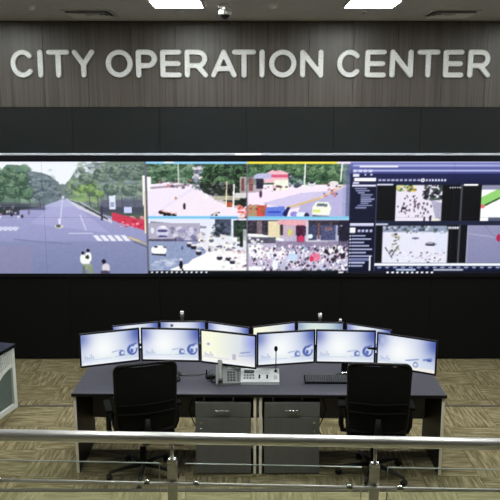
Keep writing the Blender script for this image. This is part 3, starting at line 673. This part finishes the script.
    c.rect(376, 554, 262.4, 265, (230, 234, 246)); c.rect(376, 554, 265, 270.4, (26, 32, 60))
    for k in range(22): c.rect(379 + 8 * k, 383 + 8 * k, 266, 267.2, (160, 170, 206)); c.rect(381 + 8 * k, 381.6 + 8 * k, 265, 269, (110, 120, 160))
    c.rect(398, 418, 268.4, 270, (190, 206, 236)); c.rect(436, 466, 268.6, 270, (226, 230, 244), op=.8); c.rect(352, 372, 271, 272.6, (140, 146, 180))
    c.rect(349, 554, 270.4, 276, (26, 30, 46))
    for k in range(10): c.ell(389.5 + 5 * k, 271.8, 1.3, 1.1, (228, 232, 244))
    m_ = np.clip((c.a - 128) * 1.14 + 126, 0, 255); c.a = m_
    return c
CW = paint_wall()
def wall_colour(x, z): return CW.sample(250 + 71.0 * x, 161.5 + (ZV1 - z) * 70.08)

VX = [-4.33, -2.895, -1.46, -.025, 1.41, 2.845, 4.28]; VZ = [ZV0, (ZV0 + ZV1) / 2 , ZV1]
VZ[1] = 1.653
what = {(0, 0): 'the left edge of the street view, bottom row', (0, 1): 'the left edge of the street view, top row',
        (1, 0): 'grey road with riders, bottom row', (1, 1): 'tree lined avenue under a white sky, top row',
        (2, 0): 'white car and parked vehicles, bottom row', (2, 1): 'pale road with motorbikes beside dark trees, top row',
        (3, 0): 'dense crowd of scooters before shops, bottom row', (3, 1): 'divided road with a white car and a blue truck, top row',
        (4, 0): 'list of lines and a white junction view, bottom row', (4, 1): 'lilac software header and a crowd view, top row',
        (5, 0): 'plain grey road view at the right end, bottom row', (5, 1): 'green verge view at the right end, top row'}
for i in range(6):
    for j in range(2):
        x0, x1, z0, z1 = VX[i], VX[i + 1], VZ[j], VZ[j + 1]; hw, hz = (x1 - x0) / 2, z1 - z0
        t = thing('video_wall_display', 'video wall display showing ' + what[i, j], 'display', ((x0 + x1) / 2, YW + .04, z0), group='displays of the video wall')
        B(-hw + .001, hw - .001, -.07, 0, .001, hz - .001).build('cabinet', M['bezel'], t)
        e = .0009; bz = MB()
        for a in ((-hw + .0003, hw - .0003, .0003, e), (-hw + .0003, hw - .0003, hz - e, hz - .0003), (-hw + .0003, -hw + e, e, hz - e), (hw - e, hw - .0003, e, hz - e)): bz.box(a[0], a[1], -.0765, -.07, a[2], a[3])
        bz.build('bezel', M['darkgrey'], t)
        cx = (x0 + x1) / 2
        link('screen', picture_mesh('screen', -hw + e, hw - e, e, hz - e, 132, 74, lambda X, Z: wall_colour(X + cx, Z + z0), -.0745), t)
tag(B(XL, XR, YW - .03, YW + .04, ZV0 - .055, ZV0 - .002, bev=.004).build('trim_4', M['bezel']), 'black ledge under the video wall', 'wall trim', kind='structure')
tag(B(XL, XR, YW - .01, YW + .04, ZV1 + .002, ZB0 - .034).build('trim_5', M['bezel']), 'dark frame rail along the top of the video wall', 'wall trim', kind='structure')
t = thing('glint_bar', 'short glowing white bar added as the highlight on the aluminium strip above the video wall', 'light', (-.03, YW - .035, ZB0 - .028))  # added glowing bar in place of a highlight on the strip, no lamp
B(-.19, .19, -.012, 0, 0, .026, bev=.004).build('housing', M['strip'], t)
B(-.175, .175, -.016, -.0125, .004, .022).build('diffuser', M['barglint'], t)  # front face of the added bar, glows as the highlight

# ------------------------------------------------------------------ desks
def desk_unit(label, x0, x1, y0, z, outer):
    """desk from x0 to x1, front edge at y0"""
    wd = x1 - x0; t = thing('control_desk', label, 'desk', ((x0 + x1) / 2, y0, z), math.radians(-.7), group='control desks'); h = wd / 2
    B(-h, h, 0, .68, .722, .75, bev=.003).build('desktop', M['desktop'], t)
    B(-h, h, -.004, -.0005, .722, .7485).build('front_edge', M['black'], t)
    for s in (-1, 1):
        ins = .012; a, b_ = s * (h - ins), s * (h - ins - .024); lo, hi = min(a, b_), max(a, b_)
        p = B(lo, hi, .016, .66, .004, .721).build('side_panel', M['deskside'], t)
        B(lo, hi, .012, .0155, .004, .721).build('edge_band', M['cream'], p)
    B(-h + .001, h - .001, .585, .603, .27, .721).build('modesty_panel', M['modesty'], t)
    B(-h + .06, h - .06, .45, .56, .60, .606).build('cable_tray', M['deskside'], t)
    return t
XC = .066
desk_unit('dark topped control desk with cream edges holding the grey telephone, front row', -1.535, XC, 5.775, 0, -1)
desk_unit('dark topped control desk with cream edges holding the black keyboard, front row', XC, 1.68, 5.755, 0, 1)
desk_unit('dark control desk in the back row, under the monitors with two poles, left unit', -1.62, .0195, 7.57, LOW, -1)
desk_unit('dark control desk in the back row, under the monitors with two poles, right unit', .0205, 1.66, 7.55, LOW, 1)

def pedestal(label, x0, x1, lockside):
    t = thing('drawer_cabinet', label, 'cabinet', ((x0 + x1) / 2, 5.79, 0), group='under desk cabinets'); h = (x1 - x0) / 2
    B(-h, h, 0, .5, .012, .674, bev=.002).build('body', M['greylam'], t)
    for s in (-1, 1):
        for y in (.05, .45): MB().lathe([(.005, 0), (.02, 0), (.02, .013), (.005, .013)], (s * (h - .05), y, 0), n=12).build('foot', M['black'], t)
    for q in (-.55, .25): B(q * h * 1.3, q * h * 1.3 + .018, .01, .03, .674, .7215).build('spacer', M['phone'], t)
    d = B(-h + .002, h - .002, -.018, -.0005, .535, .672, bev=.002).build('drawer', M['greylam'], t)
    hd = MB(); hd.tube([(-.062, -.018, .607), (-.062, -.04, .607), (.062, -.04, .607), (.062, -.018, .607)], .0055, 8); hd.build('handle', M['chrome'], d)
    dr = B(-h + .002, h - .002, -.018, -.0005, .012, .531, bev=.002).build('door', M['greylam'], t)
    MB().lathe([(.004, -.018), (.011, -.018), (.011, -.025), (.004, -.027)], (lockside * (h - .05), 0, .49), n=14, axis='y').build('lock', M['chrome'], dr)
    hd = MB(); hd.tube([(lockside * (h - .05), -.018, .44), (lockside * (h - .05), -.034, .44), (lockside * (h - .05), -.034, .40), (lockside * (h - .05), -.018, .40)], .005, 8); hd.build('handle', M['chrome'], dr)
pedestal('grey drawer cabinet under the desk with the telephone, lock on its outer side', -.473, .008, -1)
pedestal('grey drawer cabinet under the desk with the keyboard, lock on its outer side', .122, .604, 1)

# ------------------------------------------------------------------ monitors
def wallpaper(var):
    c = Canvas(0, 57, 0, 32, 3)
    X, Y = c.X / 57, c.Y / 32
    def mix(a, col, w_): return a * (1 - w_[..., None]) + np.array(col, float) * w_[..., None]
    g = np.exp
    a = np.zeros(c.a.shape) + (204, 212, 234)
    if var == 2:
        a = mix(a, (250, 252, 226), np.clip(1.25 - X * 1.3, 0, 1)); a = mix(a, (140, 152, 222), np.clip((X - .72) / .28, 0, 1) * np.clip(1.1 - 1.6 * np.abs(Y - .2), 0, 1))
        a = mix(a, (252, 244, 240), np.clip((Y - .6) * 2, 0, 1))
    else:
        a = mix(a, (250, 252, 252), g(-((X - .38) / .3) ** 2 - ((Y - .5) / .6) ** 2))
        a = mix(a, (70, 88, 168), .95 * g(-((X - 1.02) / .2) ** 2 - ((Y - .08) / .42) ** 2)); a = mix(a, (104, 118, 186), .85 * g(-((X + .02) / .16) ** 2 - ((Y - .12) / .3) ** 2))
        a = mix(a, (228, 240, 240), .5 * g(-((X - .5) / .5) ** 2 - ((Y - .8) / .1) ** 2))
    a = mix(a, (244, 250, 252), .8 * np.clip((Y - .88) * 10, 0, 1))
    c.a = a
    ink = (96, 116, 178)
    if var == 2:
        c.ell(7, 13, 2, 1.5, (190, 190, 216)); c.rect(33, 37, 21, 27, (190, 184, 206)); c.line(41, 19, 52, 16.5, 1.2, (140, 150, 190)); c.line(40, 22, 54, 20, .8, (170, 176, 206)); c.ell(7, 13, .8, .7, (140, 140, 180))
    elif var == 3:
        c.rect(2, 6, 3, 9, (206, 206, 232), op=.5); c.line(28, 23, 41, 20, 1, (120, 136, 190)); c.ell(38, 26, 2.6, 3.4, (130, 146, 196)); c.ell(38, 26, 1.4, 1.6, (226, 230, 244)); c.line(45, 20, 54, 17.5, 2.2, (120, 138, 196)); c.ell(51, 19.6, 2.6, 1.3, (70, 92, 160)); c.rect(0, 57, 28.5, 32, (250, 240, 226), op=.6)
    else:
        c.ell(50.5, 20.5, 5.2, 5.6, (76, 96, 168)); c.ell(51, 20.5, 3.2, 3.8, (206, 216, 240)); c.ell(50, 21.5, 1.5, 2.4, (84, 104, 176)); c.ell(54.5, 17, 2, 2, (206, 214, 240)); c.line(47, 16, 55, 14, 1.2, (90, 110, 180))
        c.ell(40, 23, 3, 3.2, ink); c.ell(40.6, 22.6, 1.6, 1.6, (216, 224, 244)); c.line(30, 21, 40, 19, .9, (150, 166, 206)); c.line(33, 26, 48, 25, .8, (170, 182, 214))
    for k, h in enumerate((3.6, 2, 1.6, 4.4, 2)): c.rect(3 + 2 * k, 4.1 + 2 * k, 25.6 - h, 25.6, (150, 166, 206), op=.6)
    c.rect(1, 30, 26.5, 27.2, (196, 206, 232), op=.7)
    if var in (4, 5): c.a = c.a * .62 + np.array((70, 82, 72)) if var == 5 else c.a
    if var == 4: c.ell(14, 4.2, 2, 1.8, (60, 64, 80))
    return c
MW, MH = .535, .315; ZM = .892      # outer size, height of its lower edge over the floor
mon_me = {}
def mon_mesh(kind, var=0):
    if (kind, var) in mon_me: return mon_me[kind, var]
    h = MW / 2
    if kind == 'screen':
        e = .014; cv = wallpaper(var)
        me = picture_mesh('screen', -h + e, h - e, e + .004, MH - e, 76, 43, lambda X, Z: cv.sample((X + h - e) / (MW - 2 * e) * 56.9, (MH - e - Z) / (MH - 2 * e - .004) * 31.9), -.0015)
    else:
        m = MB()
        if kind == 'bezel':
            e = .014
            for a in ((-h, h, 0, e + .004), (-h, h, MH - e, MH), (-h, -h + e, e + .004, MH - e), (h - e, h, e + .004, MH - e)): m.box(a[0], a[1], -.006, .012, a[2], a[3], bev=.002)
            m.box(-h + .002, h - .002, 0, .02, .002, MH - .002); mt = 'bezel'
        if kind == 'back_cover':
            m.box(-h + .04, h - .04, .02, .045, .03, MH - .03, bev=.012); mt = 'black'
        if kind == 'stand_neck':
            m.box(-.03, .03, .046, .062, -ZM + .752 + .012, .16, bev=.005); mt = 'black'
        if kind == 'stand_base':
            m.lathe([(.02, 0), (.09, 0), (.09, .005), (.075, .011), (.02, .0125)], (0, .05, -ZM + .751), n=28); mt = 'black'
        if kind == 'mount_plate': m.box(-.05, .05, .045, .06, MH / 2 - .05, MH / 2 + .05, bev=.003); mt = 'black'
        if kind == 'hinge':
            m.lathe([(.008, -.03), (.018, -.03), (.018, .03), (.008, .03)], (0, .03, -ZM + .79), n=14, axis='x'); mt = 'chrome'
        bmesh.ops.recalc_face_normals(m.bm, faces=m.bm.faces[:])
        me = bpy.data.meshes.new(kind); m.bm.to_mesh(me); m.bm.free(); me.materials.append(M[mt])
    mon_me[kind, var] = me
    return me
def monitor(xl, yl, xr, yr, z, var, label, group, post=None):
    """post: (x, y) of the stand its arm reaches to; None = a stand of its own"""
    a = math.atan2(yr - yl, xr - xl); cx, cy = (xl + xr) / 2, (yl + yr) / 2
    own = post is None
    t = thing('monitor', label, 'monitor', (cx, cy, z + .751), a, group)
    for k in ['bezel', 'screen', 'back_cover', 'mount_plate'] + (['stand_neck', 'stand_base', 'hinge'] if own else []):
        link(k, mon_mesh(k, var if k == 'screen' else 0), t, (0, 0, ZM - .751))
    if not own:
        dx, dy = post[0] - cx, post[1] - cy
        e_ = Vector((dx * math.cos(a) + dy * math.sin(a), -dx * math.sin(a) + dy * math.cos(a), ZM - .751 + MH / 2 - .01)); s_ = Vector((0, .06, e_.z))
        q = s_.lerp(e_, .35) + Vector((0, .02, 0))
        MB().tube([s_, q, e_], .013, 10).build('mount_arm', M['black'], t)
    return t
G1 = 'monitors on the front desks'; G2 = 'monitors of the back row'
monitor(-1.500, 6.02, -1.005, 6.20, 0, 0, 'front desk monitor at the far left end, turned inward, behind the left chair', G1, (-.72, 6.245))
monitor(-.993, 6.205, -.449, 6.175, 0, 1, 'front desk monitor in the middle of the left three, facing straight ahead', G1)
monitor(-.443, 6.165, .052, 5.99, 0, 2, 'front desk monitor with a pale yellowish screen behind the grey telephone', G1, (-.72, 6.245))
monitor(.062, 6.05, .585, 6.15, 0, 0, 'front desk monitor directly behind the gooseneck microphone', G1, (.858, 6.19))
monitor(.593, 6.15, 1.124, 6.12, 0, 1, 'front desk monitor in the middle of the right three, behind the keyboard', G1)
monitor(1.128, 6.08, 1.600, 5.83, 0, 3, 'front desk monitor at the far right end, turned inward, behind the right chair', G1, (.858, 6.19))
monitor(-1.551, 7.72, -1.047, 7.90, LOW, 0, 'back row monitor at its left end, only a bright top strip showing', G2, (-.795, 8.045))
monitor(-1.042, 7.905, -.502, 7.905, LOW, 4, 'back row monitor with a dark mark, below the left silver pole', G2, (-.795, 8.045))
monitor(-.497, 7.89, .005, 7.66, LOW, 1, 'back row monitor third from the left, tilted toward the centre gap', G2, (-.795, 8.045))
monitor(.022, 7.68, .527, 7.88, LOW, 2, 'back row monitor just right of the centre gap, bright strip showing', G2, (.82, 8.045))
monitor(.533, 7.885, 1.08, 7.85, LOW, 5, 'back row monitor with a dull grey-green screen below the right silver pole', G2, (.82, 8.045))
monitor(1.086, 7.84, 1.575, 7.57, LOW, 0, 'back row monitor at its right end, only a bright top strip showing', G2, (.82, 8.045))

def pole(x, label, top):
    t = thing('mounting_pole', label, 'pole', (x, 8.06, LOW + .75), group='silver poles behind the back row')
    MB().lathe([(.01, 0), (.05, 0), (.05, .008), (.045, .012), (.01, .012)], n=20).build('base_plate', M['steel'], t)
    MB().lathe([(.008, .012), (.016, .012), (.016, top - .04), (.008, top - .04)], n=16).build('shaft', M['steel'], t)
    MB().lathe([(.008, top - .06), (.023, top - .06), (.023, top - .006), (.02, top), (.008, top)], n=16).build('cap', M['whitepl'], t)
pole(-.795, 'silver pole rising behind the left half of the back row', .53)
pole(.82, 'silver pole rising behind the right half of the back row', .505)
t = thing('webcam', 'small grey webcam on top of the dull back row monitor', 'webcam', (1.03, 7.852, LOW + ZM + MH), -.06)
B(-.018, .018, -.006, .022, .0005, .008, bev=.002).build('clip', M['darkgrey'], t)
MB().lathe([(.004, -.02), (.013, -.018), (.017, -.008), (.017, .02), (.012, .026), (.004, .026)], (0, 0, .024), n=16, axis='y').build('body', M['whitepl'], t)
MB().lathe([(.002, -.022), (.008, -.022), (.008, -.018), (.002, -.018)], (0, 0, .024), n=12, axis='y').build('lens', M['blackgloss'], t)

# ------------------------------------------------------------------ things on the front desks
ZT = .7505
# telephone: wedge body with handset lying on its left side
t = thing('telephone', 'grey desk telephone with its handset on the left, beside the white microphone console', 'telephone', (-.195, 5.965, ZT), math.radians(3))
MB().prism([(0, 0), (.17, 0), (.17, .135), (.145, .145), (0, .022)], -.105, .112, 'x').build('body', M['phone'], t)
S = Matrix.Translation((0, .0, .022)) @ Matrix.Rotation(math.atan2(.123, .145), 4, 'X')      # sloped face frame
MB().box(.0, .10, .135, .185, .001, .007, bev=.002, mtx=S).build('display', M['phonelcd'], t)
k = MB()
for r in range(4):
    for q in range(3): k.box(-.005 + .026 * q, .016 + .026 * q, .02 + .026 * r, .038 + .026 * r, .001, .006, bev=.0015, mtx=S)
for r in range(5): k.box(.084, .102, .018 + .022 * r, .032 + .022 * r, .001, .005, bev=.0015, mtx=S)
k.build('keypad', M['keydark'], t)
hs = MB(); hs.tube([S @ Vector(p) for p in ((-.066, .01, .024), (-.066, .04, .036), (-.066, .10, .042), (-.066, .165, .038), (-.066, .21, .026))], [.022, .017, .015, .017, .023], 12, sq=(1.05, .72)); ho = hs.build('handset', M['phone'], t)
k = MB()
for y in (.022, .195): k.lathe([(.006, .002), (.021, .002), (.024, .016), (.006, .02)], (0, 0, 0), n=16)
cr = MB(); cr.lathe([(.006, 0), (.02, 0), (.022, .02), (.006, .022)], S @ Vector((-.066, .015, .002)), n=14); cr.lathe([(.006, 0), (.02, 0), (.022, .02), (.006, .022)], S @ Vector((-.066, .195, .002)), n=14)
cr.build('cradle', M['darkgrey'], t); k.bm.free()
cp = [(-.105 - .045 * math.sin(math.pi * i / 90) + .006 * math.cos(i * 1.25), .03 + .0017 * i, .008 + .006 * (1 + math.sin(i * 1.25))) for i in range(91)]
MB().tube(cp, .0026, 6).build('coiled_cord', M['black'], t)

t = thing('radio_handset', 'small black handset with a silver band lying left of the telephone', 'handset', (-.352, 6.14, ZT), math.radians(24))
B(-.05, .035, -.03, .03, .0, .034, bev=.010, seg=2).build('body', M['black'], t)
B(.0, .02, -.034, -.0, .0345, .038, bev=.001).build('silver_band', M['chrome'], t)
MB().lathe([(.003, 0), (.007, 0), (.006, .05), (.003, .052)], (-.04, .01, .034), n=10).build('stub', M['black'], t)

t = thing('microphone_console', 'white paging console with buttons and a black gooseneck microphone', 'microphone console', (.0875, 5.978, ZT), math.radians(-1))
h = .172
MB().prism([(0, 0), (.15, 0), (.15, .095), (.13, .106), (0, .028)], -h, h, 'x').build('body', M['consolew'], t)
S = Matrix.Translation((0, 0, .0282)) @ Matrix.Rotation(math.atan2(.078, .13), 4, 'X') @ Matrix.Diagonal((1, .74, 1, 1))
MB().box(-.142, -.05, .135, .18, 0, .003, bev=.001, mtx=S).build('display', M['keydark'], t)
k = MB()
for r in range(2):
    for q in range(4): k.box(-.145 + .026 * q, -.127 + .026 * q, .045 + .04 * r, .072 + .04 * r, 0, .005, bev=.0015, mtx=S)
k.build('button_block', M['keygrey'], t)
for q in (-.012, .057): MB().box(q, q + .016, .05, .1, 0, .012, bev=.003, mtx=S).build('slider', M['black'], t)
MB().box(-.03, .09, .12, .185, 0, .0015, mtx=S).build('label_plate', M['phonelcd'], t)
k = MB()
for r in range(4):
    k.box(.122, .155, .04 + .016 * r, .048 + .016 * r, 0, .0015, mtx=S)
k.build('speaker_slots', M['keygrey'], t)
MB().lathe([(.006, 0), (.014, 0), (.013, .012), (.006, .018)], S @ Vector((.142, .155, 0)), n=16).build('socket', M['black'], t)
p0 = S @ Vector((.142, .155, .012))
g = MB().tube([p0, p0 + Vector((0, -.012, .08)), p0 + Vector((0, -.028, .16)), p0 + Vector((-.001, -.04, .20))], .0042, 10).build('gooseneck', M['black'], t)
MB().lathe([(.004, -.004), (.011, 0), (.0155, .012), (.0155, .030), (.011, .041), (.003, .045)], p0 + Vector((-.001, -.04, .20)), n=16).build('windscreen', M['cushion'], g)

t = thing('keyboard', 'black keyboard on the front desk beside the right chair', 'keyboard', (.69, 6.0, ZT), math.radians(-1.5))
MB().prism([(0, 0), (.155, 0), (.155, .024), (.15, .027), (0, .014)], -.205, .205, 'x').build('case', M['blackgloss'], t)
S = Matrix.Translation((0, 0, .0142)) @ Matrix.Rotation(math.atan2(.013, .15), 4, 'X'); k = MB()
for r in range(6):
    for q in range(20):
        if r == 0 and 4 <= q <= 8: continue
        x = -.197 + .0197 * q; k.box(x, x + .0165, .010 + .0228 * r, .028 + .0228 * r, 0, .006, bev=.0015, mtx=S)
k.box(-.118, -.022, .010, .028, 0, .006, bev=.0015, mtx=S)
ko = k.build('keys', M['keydark'], t); ko['kind'] = 'stuff'

t = thing('computer_mouse', 'black computer mouse on the front desk right of the left chair', 'mouse', (-.655, 6.10, ZT), math.radians(8))
m = MB(); b = bmesh.new(); bmesh.ops.create_uvsphere(b, u_segments=20, v_segments=12, radius=1)
for v in b.verts: v.co = Vector((v.co.x * .031, v.co.y * .054, max(0, v.co.z) * .036))
m.add(b, None, True); m.build('shell', M['black'], t)
MB().lathe([(.002, -.003), (.007, -.003), (.007, .003), (.002, .003)], (0, .028, .031), n=14, axis='x').build('scroll_wheel', M['keygrey'], t)
MB().tube([(0, .052, .008), (.02, .09, .004), (.10, .10, .003), (.2, .085, .003), (.29, .12, .003), (.33, .2, .003)], .0025, 8).build('cable', M['black'], t)

for x, y0, lab in ((-.52, 6.30, 'black cable hanging under the desk left of the telephone cabinet'), (.66, 6.30, 'black cable hanging under the desk right of the keyboard cabinet')):
    s_ = 1 if x > 0 else -1
    tag(MB().tube([(x, y0, .60), (x + .01 * s_, y0 - .02, .52), (x + .05 * s_, y0 - .03, .40), (x + .02 * s_, y0 - .04, .30), (x - .02 * s_, y0 - .03, .2), (x + .03 * s_, y0, .08), (x + .12 * s_, y0 + .02, .008), (x + .25 * s_, y0 + .03, .006)], .005, 8).build('power_cable', M['black']), lab, 'cable', 'cables under the front desks')

# ------------------------------------------------------------------ chairs
def chair(label, x, y, rz):
    t = thing('office_chair', label, 'chair', (x, y, 0), rz, 'black office chairs')
    for k in range(5):
        a = math.radians(90 + 72 * k + 20); c_, s_ = math.cos(a), math.sin(a)
        l = MB().tube([(.03 * c_, .03 * s_, .105), (.16 * c_, .16 * s_, .095), (.30 * c_, .30 * s_, .072)], [.026, .02, .015], 10, sq=(1, .8)).build('base_leg', M['black'], t)
        cm = MB()
        for o_ in (-.013, .013):
            R = Matrix.Translation((.30 * c_, .30 * s_, .028)) @ Matrix.Rotation(a, 4, 'Z')
            b = MB(); b.lathe([(.006, -.009), (.024, -.009), (.027, -.005), (.027, .005), (.024, .009), (.006, .009)], (0, o_, 0), n=16, axis='y')
            cm.add(b.bm, R, True)
        cm.tube([(.30 * c_, .30 * s_, .03), (.30 * c_, .30 * s_, .066)], .007, 8)
        cm.build('caster', M['black'], l)
    MB().lathe([(.01, .085), (.036, .085), (.036, .12), (.028, .13), (.028, .27), (.01, .27)], n=20).build('column_cover', M['black'], t)
    MB().lathe([(.006, .27), (.014, .27), (.014, .40), (.006, .40)], n=16).build('gas_lift', M['chrome'], t)
    B(-.09, .09, -.13, .11, .385, .425, bev=.008).build('mechanism', M['black'], t)
    MB().tube([(.09, -.03, .405), (.2, -.03, .405), (.25, -.03, .40)], [.005, .005, .009], 8).build('lever', M['black'], t)
    B(-.245, .245, -.23, .25, .425, .515, bev=.035, seg=3).build('seat', M['cushion'], t)
    # back: tall rounded frame with mesh, slightly leaning and curved
    def bp(u, v, d=0):     # u across -1..1, v up 0..1
        return (u * (.238 + .012 * v), -.26 - .045 * v - .03 * math.sin(v * 3.0) * 0 + .035 * (u * u) - .02 * math.sin(v * math.pi) + d, .52 + .60 * v)
    pts = []; r = .11; rz_ = .045
    for (cu, cv, a0) in ((1 - .2, 1 - .09, 0), (-1 + .2, 1 - .09, 90), (-1 + .2, .09, 180), (1 - .2, .09, 270)):
        for i in range(7):
            a = math.radians(a0 + 15 * i); pts.append(bp(cu + .2 * math.cos(a), cv + .09 * math.sin(a)))
    fr = MB().tube(pts, .014, 10, closed=True).build('back_frame', M['black'], t)
    m = MB(); nu, nv = 16, 16; grid = {}
    for side, d in ((0, -.004), (1, .004)):
        for i in range(nu + 1):
            for j in range(nv + 1):
                v = .02 + .96 * j / nv; lim = .98
                e = min(v, 1 - v)
                if e < .09: lim = .98 - .2 * (1 - math.sqrt(max(0, 1 - ((.09 - e) / .09) ** 2)))
                grid[side, i, j] = m.bm.verts.new(bp((-1 + 2 * i / nu) * lim, v, d))
    fs = []
    for side in (0, 1):
        for i in range(nu):
            for j in range(nv):
                q = [grid[side, i, j], grid[side, i + 1, j], grid[side, i + 1, j + 1], grid[side, i, j + 1]]
                fs.append(m.bm.faces.new(q if side == 0 else q[::-1]))
    m._mk(fs, True); m.build('mesh_back', M['fabric'], t)
    # curved ribs across the rear of the mesh
    for v in (.30, .44):
        MB().tube([bp(u, v, -.008 - .006 * (1 - abs(u))) for u in np.linspace(-.96, .96, 9)], .008, 8, sq=(1, .6)).build('lumbar_bar', M['fabric'], t)
    MB().tube([(0, -.10, .40), (0, -.25, .41), (0, -.31, .47), (0, -.315, .56), (0, -.315, .66)], [.03, .03, .028, .024, .018], 12, sq=(1.2, .6)).build('spine', M['black'], t)
    for s in (-1, 1):
        am = MB().tube([(s * .20, -.02, .418), (s * .275, -.03, .43), (s * .29, -.06, .50), (s * .29, -.07, .68)], [.016, .018, .018, .018], 10, sq=(.7, 1.3)).build('arm_support', M['black'], t)
        B(s * .29 - .03, s * .29 + .03, -.17, .08, .68, .71, bev=.012, seg=2).build('armrest', M['cushion'], am)
    return t
chair('black mesh backed office chair at the desk with the telephone', -.93, 5.77, math.radians(17))
chair('black mesh backed office chair at the desk with the keyboard', 1.075, 5.77, math.radians(-5))

# ------------------------------------------------------------------ console desk at the left edge
t = thing('console_desk', 'white side console with a black top and fan pattern panel, at the left edge', 'desk', (-2.5, 7.235, 0), math.radians(-14.5))
DP = .80; L_ = 1.5
B(-L_, .02, -DP - .02, .008, .672, .71, bev=.004).build('desktop', M['blackgloss'], t)
B(-L_, -.05, -.05, -.03, .05, .672).build('rear_panel', M['white'], t)
B(-L_, -L_ + .03, -DP, 0, 0, .672).build('end_panel', M['white'], t)
ep = B(-.035, -.026, -DP + .005, -.005, .005, .668).build('end_panel', M['recess'], t)
e = .055; k = MB()
for a in ((-DP, 0, 0, e), (-DP, 0, .672 - e * .55, .672), (-DP, -DP + e, e, .672 - e * .55), (-e, 0, e, .672 - e * .55)): k.box(-.026, 0, a[0], a[1], a[2], a[3])
k.build('panel_frame', M['white'], ep)
# quarter ring and rays around the lower far corner
r0, r1 = .41, .455; cy, cz = -e, e
ring = [(cy - r0 * math.sin(a), cz + r0 * math.cos(a)) for a in np.linspace(0, math.pi / 2, 21)] + [(cy - r1 * math.sin(a), cz + r1 * math.cos(a)) for a in np.linspace(math.pi / 2, 0, 21)]
m = MB()
for i in range(20):
    m.prism([ring[i], ring[i + 1], ring[40 - i], ring[41 - i]], -.0255, -.004, 'x')
m.build('arch_ring', M['white'], ep)
ZT_ = .672 - e * .55; YN = -DP + e
for i in range(26):
    a0 = math.pi / 2 * (i + .2) / 26; a1 = math.pi / 2 * (i + .8) / 26
    def far(a):
        s_, c_ = math.sin(a), math.cos(a); q = 9
        if s_ > 1e-6: q = min(q, (cy - YN) / s_)
        if c_ > 1e-6: q = min(q, (ZT_ - cz) / c_)
        return q
    pts = [(cy - r1 * math.sin(a0), cz + r1 * math.cos(a0)), (cy - r1 * math.sin(a1), cz + r1 * math.cos(a1)), (cy - far(a1) * math.sin(a1), cz + far(a1) * math.cos(a1)), (cy - far(a0) * math.sin(a0), cz + far(a0) * math.cos(a0))]
    MB().prism(pts, -.0255, -.006, 'x').build('fan_slat', M['white'], ep)

# ------------------------------------------------------------------ railing on the platform
t = thing('glass_railing', 'stainless steel railing with glass panels across the front of the picture', 'railing', (0, 3.64, UP), math.radians(-2.3))
X0, X1 = -2.1, 2.35; zt = 1.369 - UP; zl = 1.112 - UP; PX = (-1.54, -.431, .683, 1.79)
MB().tube([(X0, 0, zt), (X1, 0, zt)], .0315, 24).build('handrail', M['rail'], t)
lr = MB().tube([(X0, -.03, zl), (X1, -.03, zl)], .0092, 14).build('lower_rail', M['railthin'], t)
for px in PX:
    p = B(px - .027, px + .027, -.012, .012, .012, 1.232 - UP, bev=.002).build('post', M['steel'], t)
    MB().lathe([(.01, 0), (.07, 0), (.07, .01), (.01, .012)], (px, 0, 0), n=24).build('floor_flange', M['steel'], p)
    MB().tube([(px, 0, 1.232 - UP), (px, 0, zt - .03)], .0095, 12).build('spigot', M['steel'], p)
    B(px - .025, px + .025, -.018, .018, 1.222 - UP, 1.247 - UP, bev=.004).build('bracket', M['chrome'], p)
    B(px - .012, px + .012, -.03, -.012, zl - .012, zl + .012, bev=.003).build('rail_clamp', M['chrome'], p)
    for s in (-1, 1):
        MB().lathe([(.005, -.018), (.016, -.016), (.02, -.006), (.02, .006), (.016, .016), (.005, .018)], (px + s * .137, -.03, zl), n=16, axis='x').build('collar', M['chrome'], lr)
for a, b_ in zip((X0 - .02,) + PX, PX + (X1 + .02,)):
    x0, x1 = a + .073, b_ - .073
    m = B(x0 + .001, x1 - .001, -.0045, .0045, .10, 1.217 - UP).build('glass_panel', M['glass'], t)
    k = MB()
    k.box(x0, x1, -.005, .005, 1.2172 - UP, 1.2205 - UP); k.box(x0 - .003, x0 + .0005, -.005, .005, .10, 1.2172 - UP); k.box(x1 - .0005, x1 + .003, -.005, .005, .10, 1.2172 - UP)
    k.build('polished_edge', M['glassedge'], m)
    for q in (x0 + .064, x1 - .064): B(q - .009, q + .009, -.03, -.005, zl - .008, zl + .008, bev=.002).build('glass_clip', M['chrome'], m)
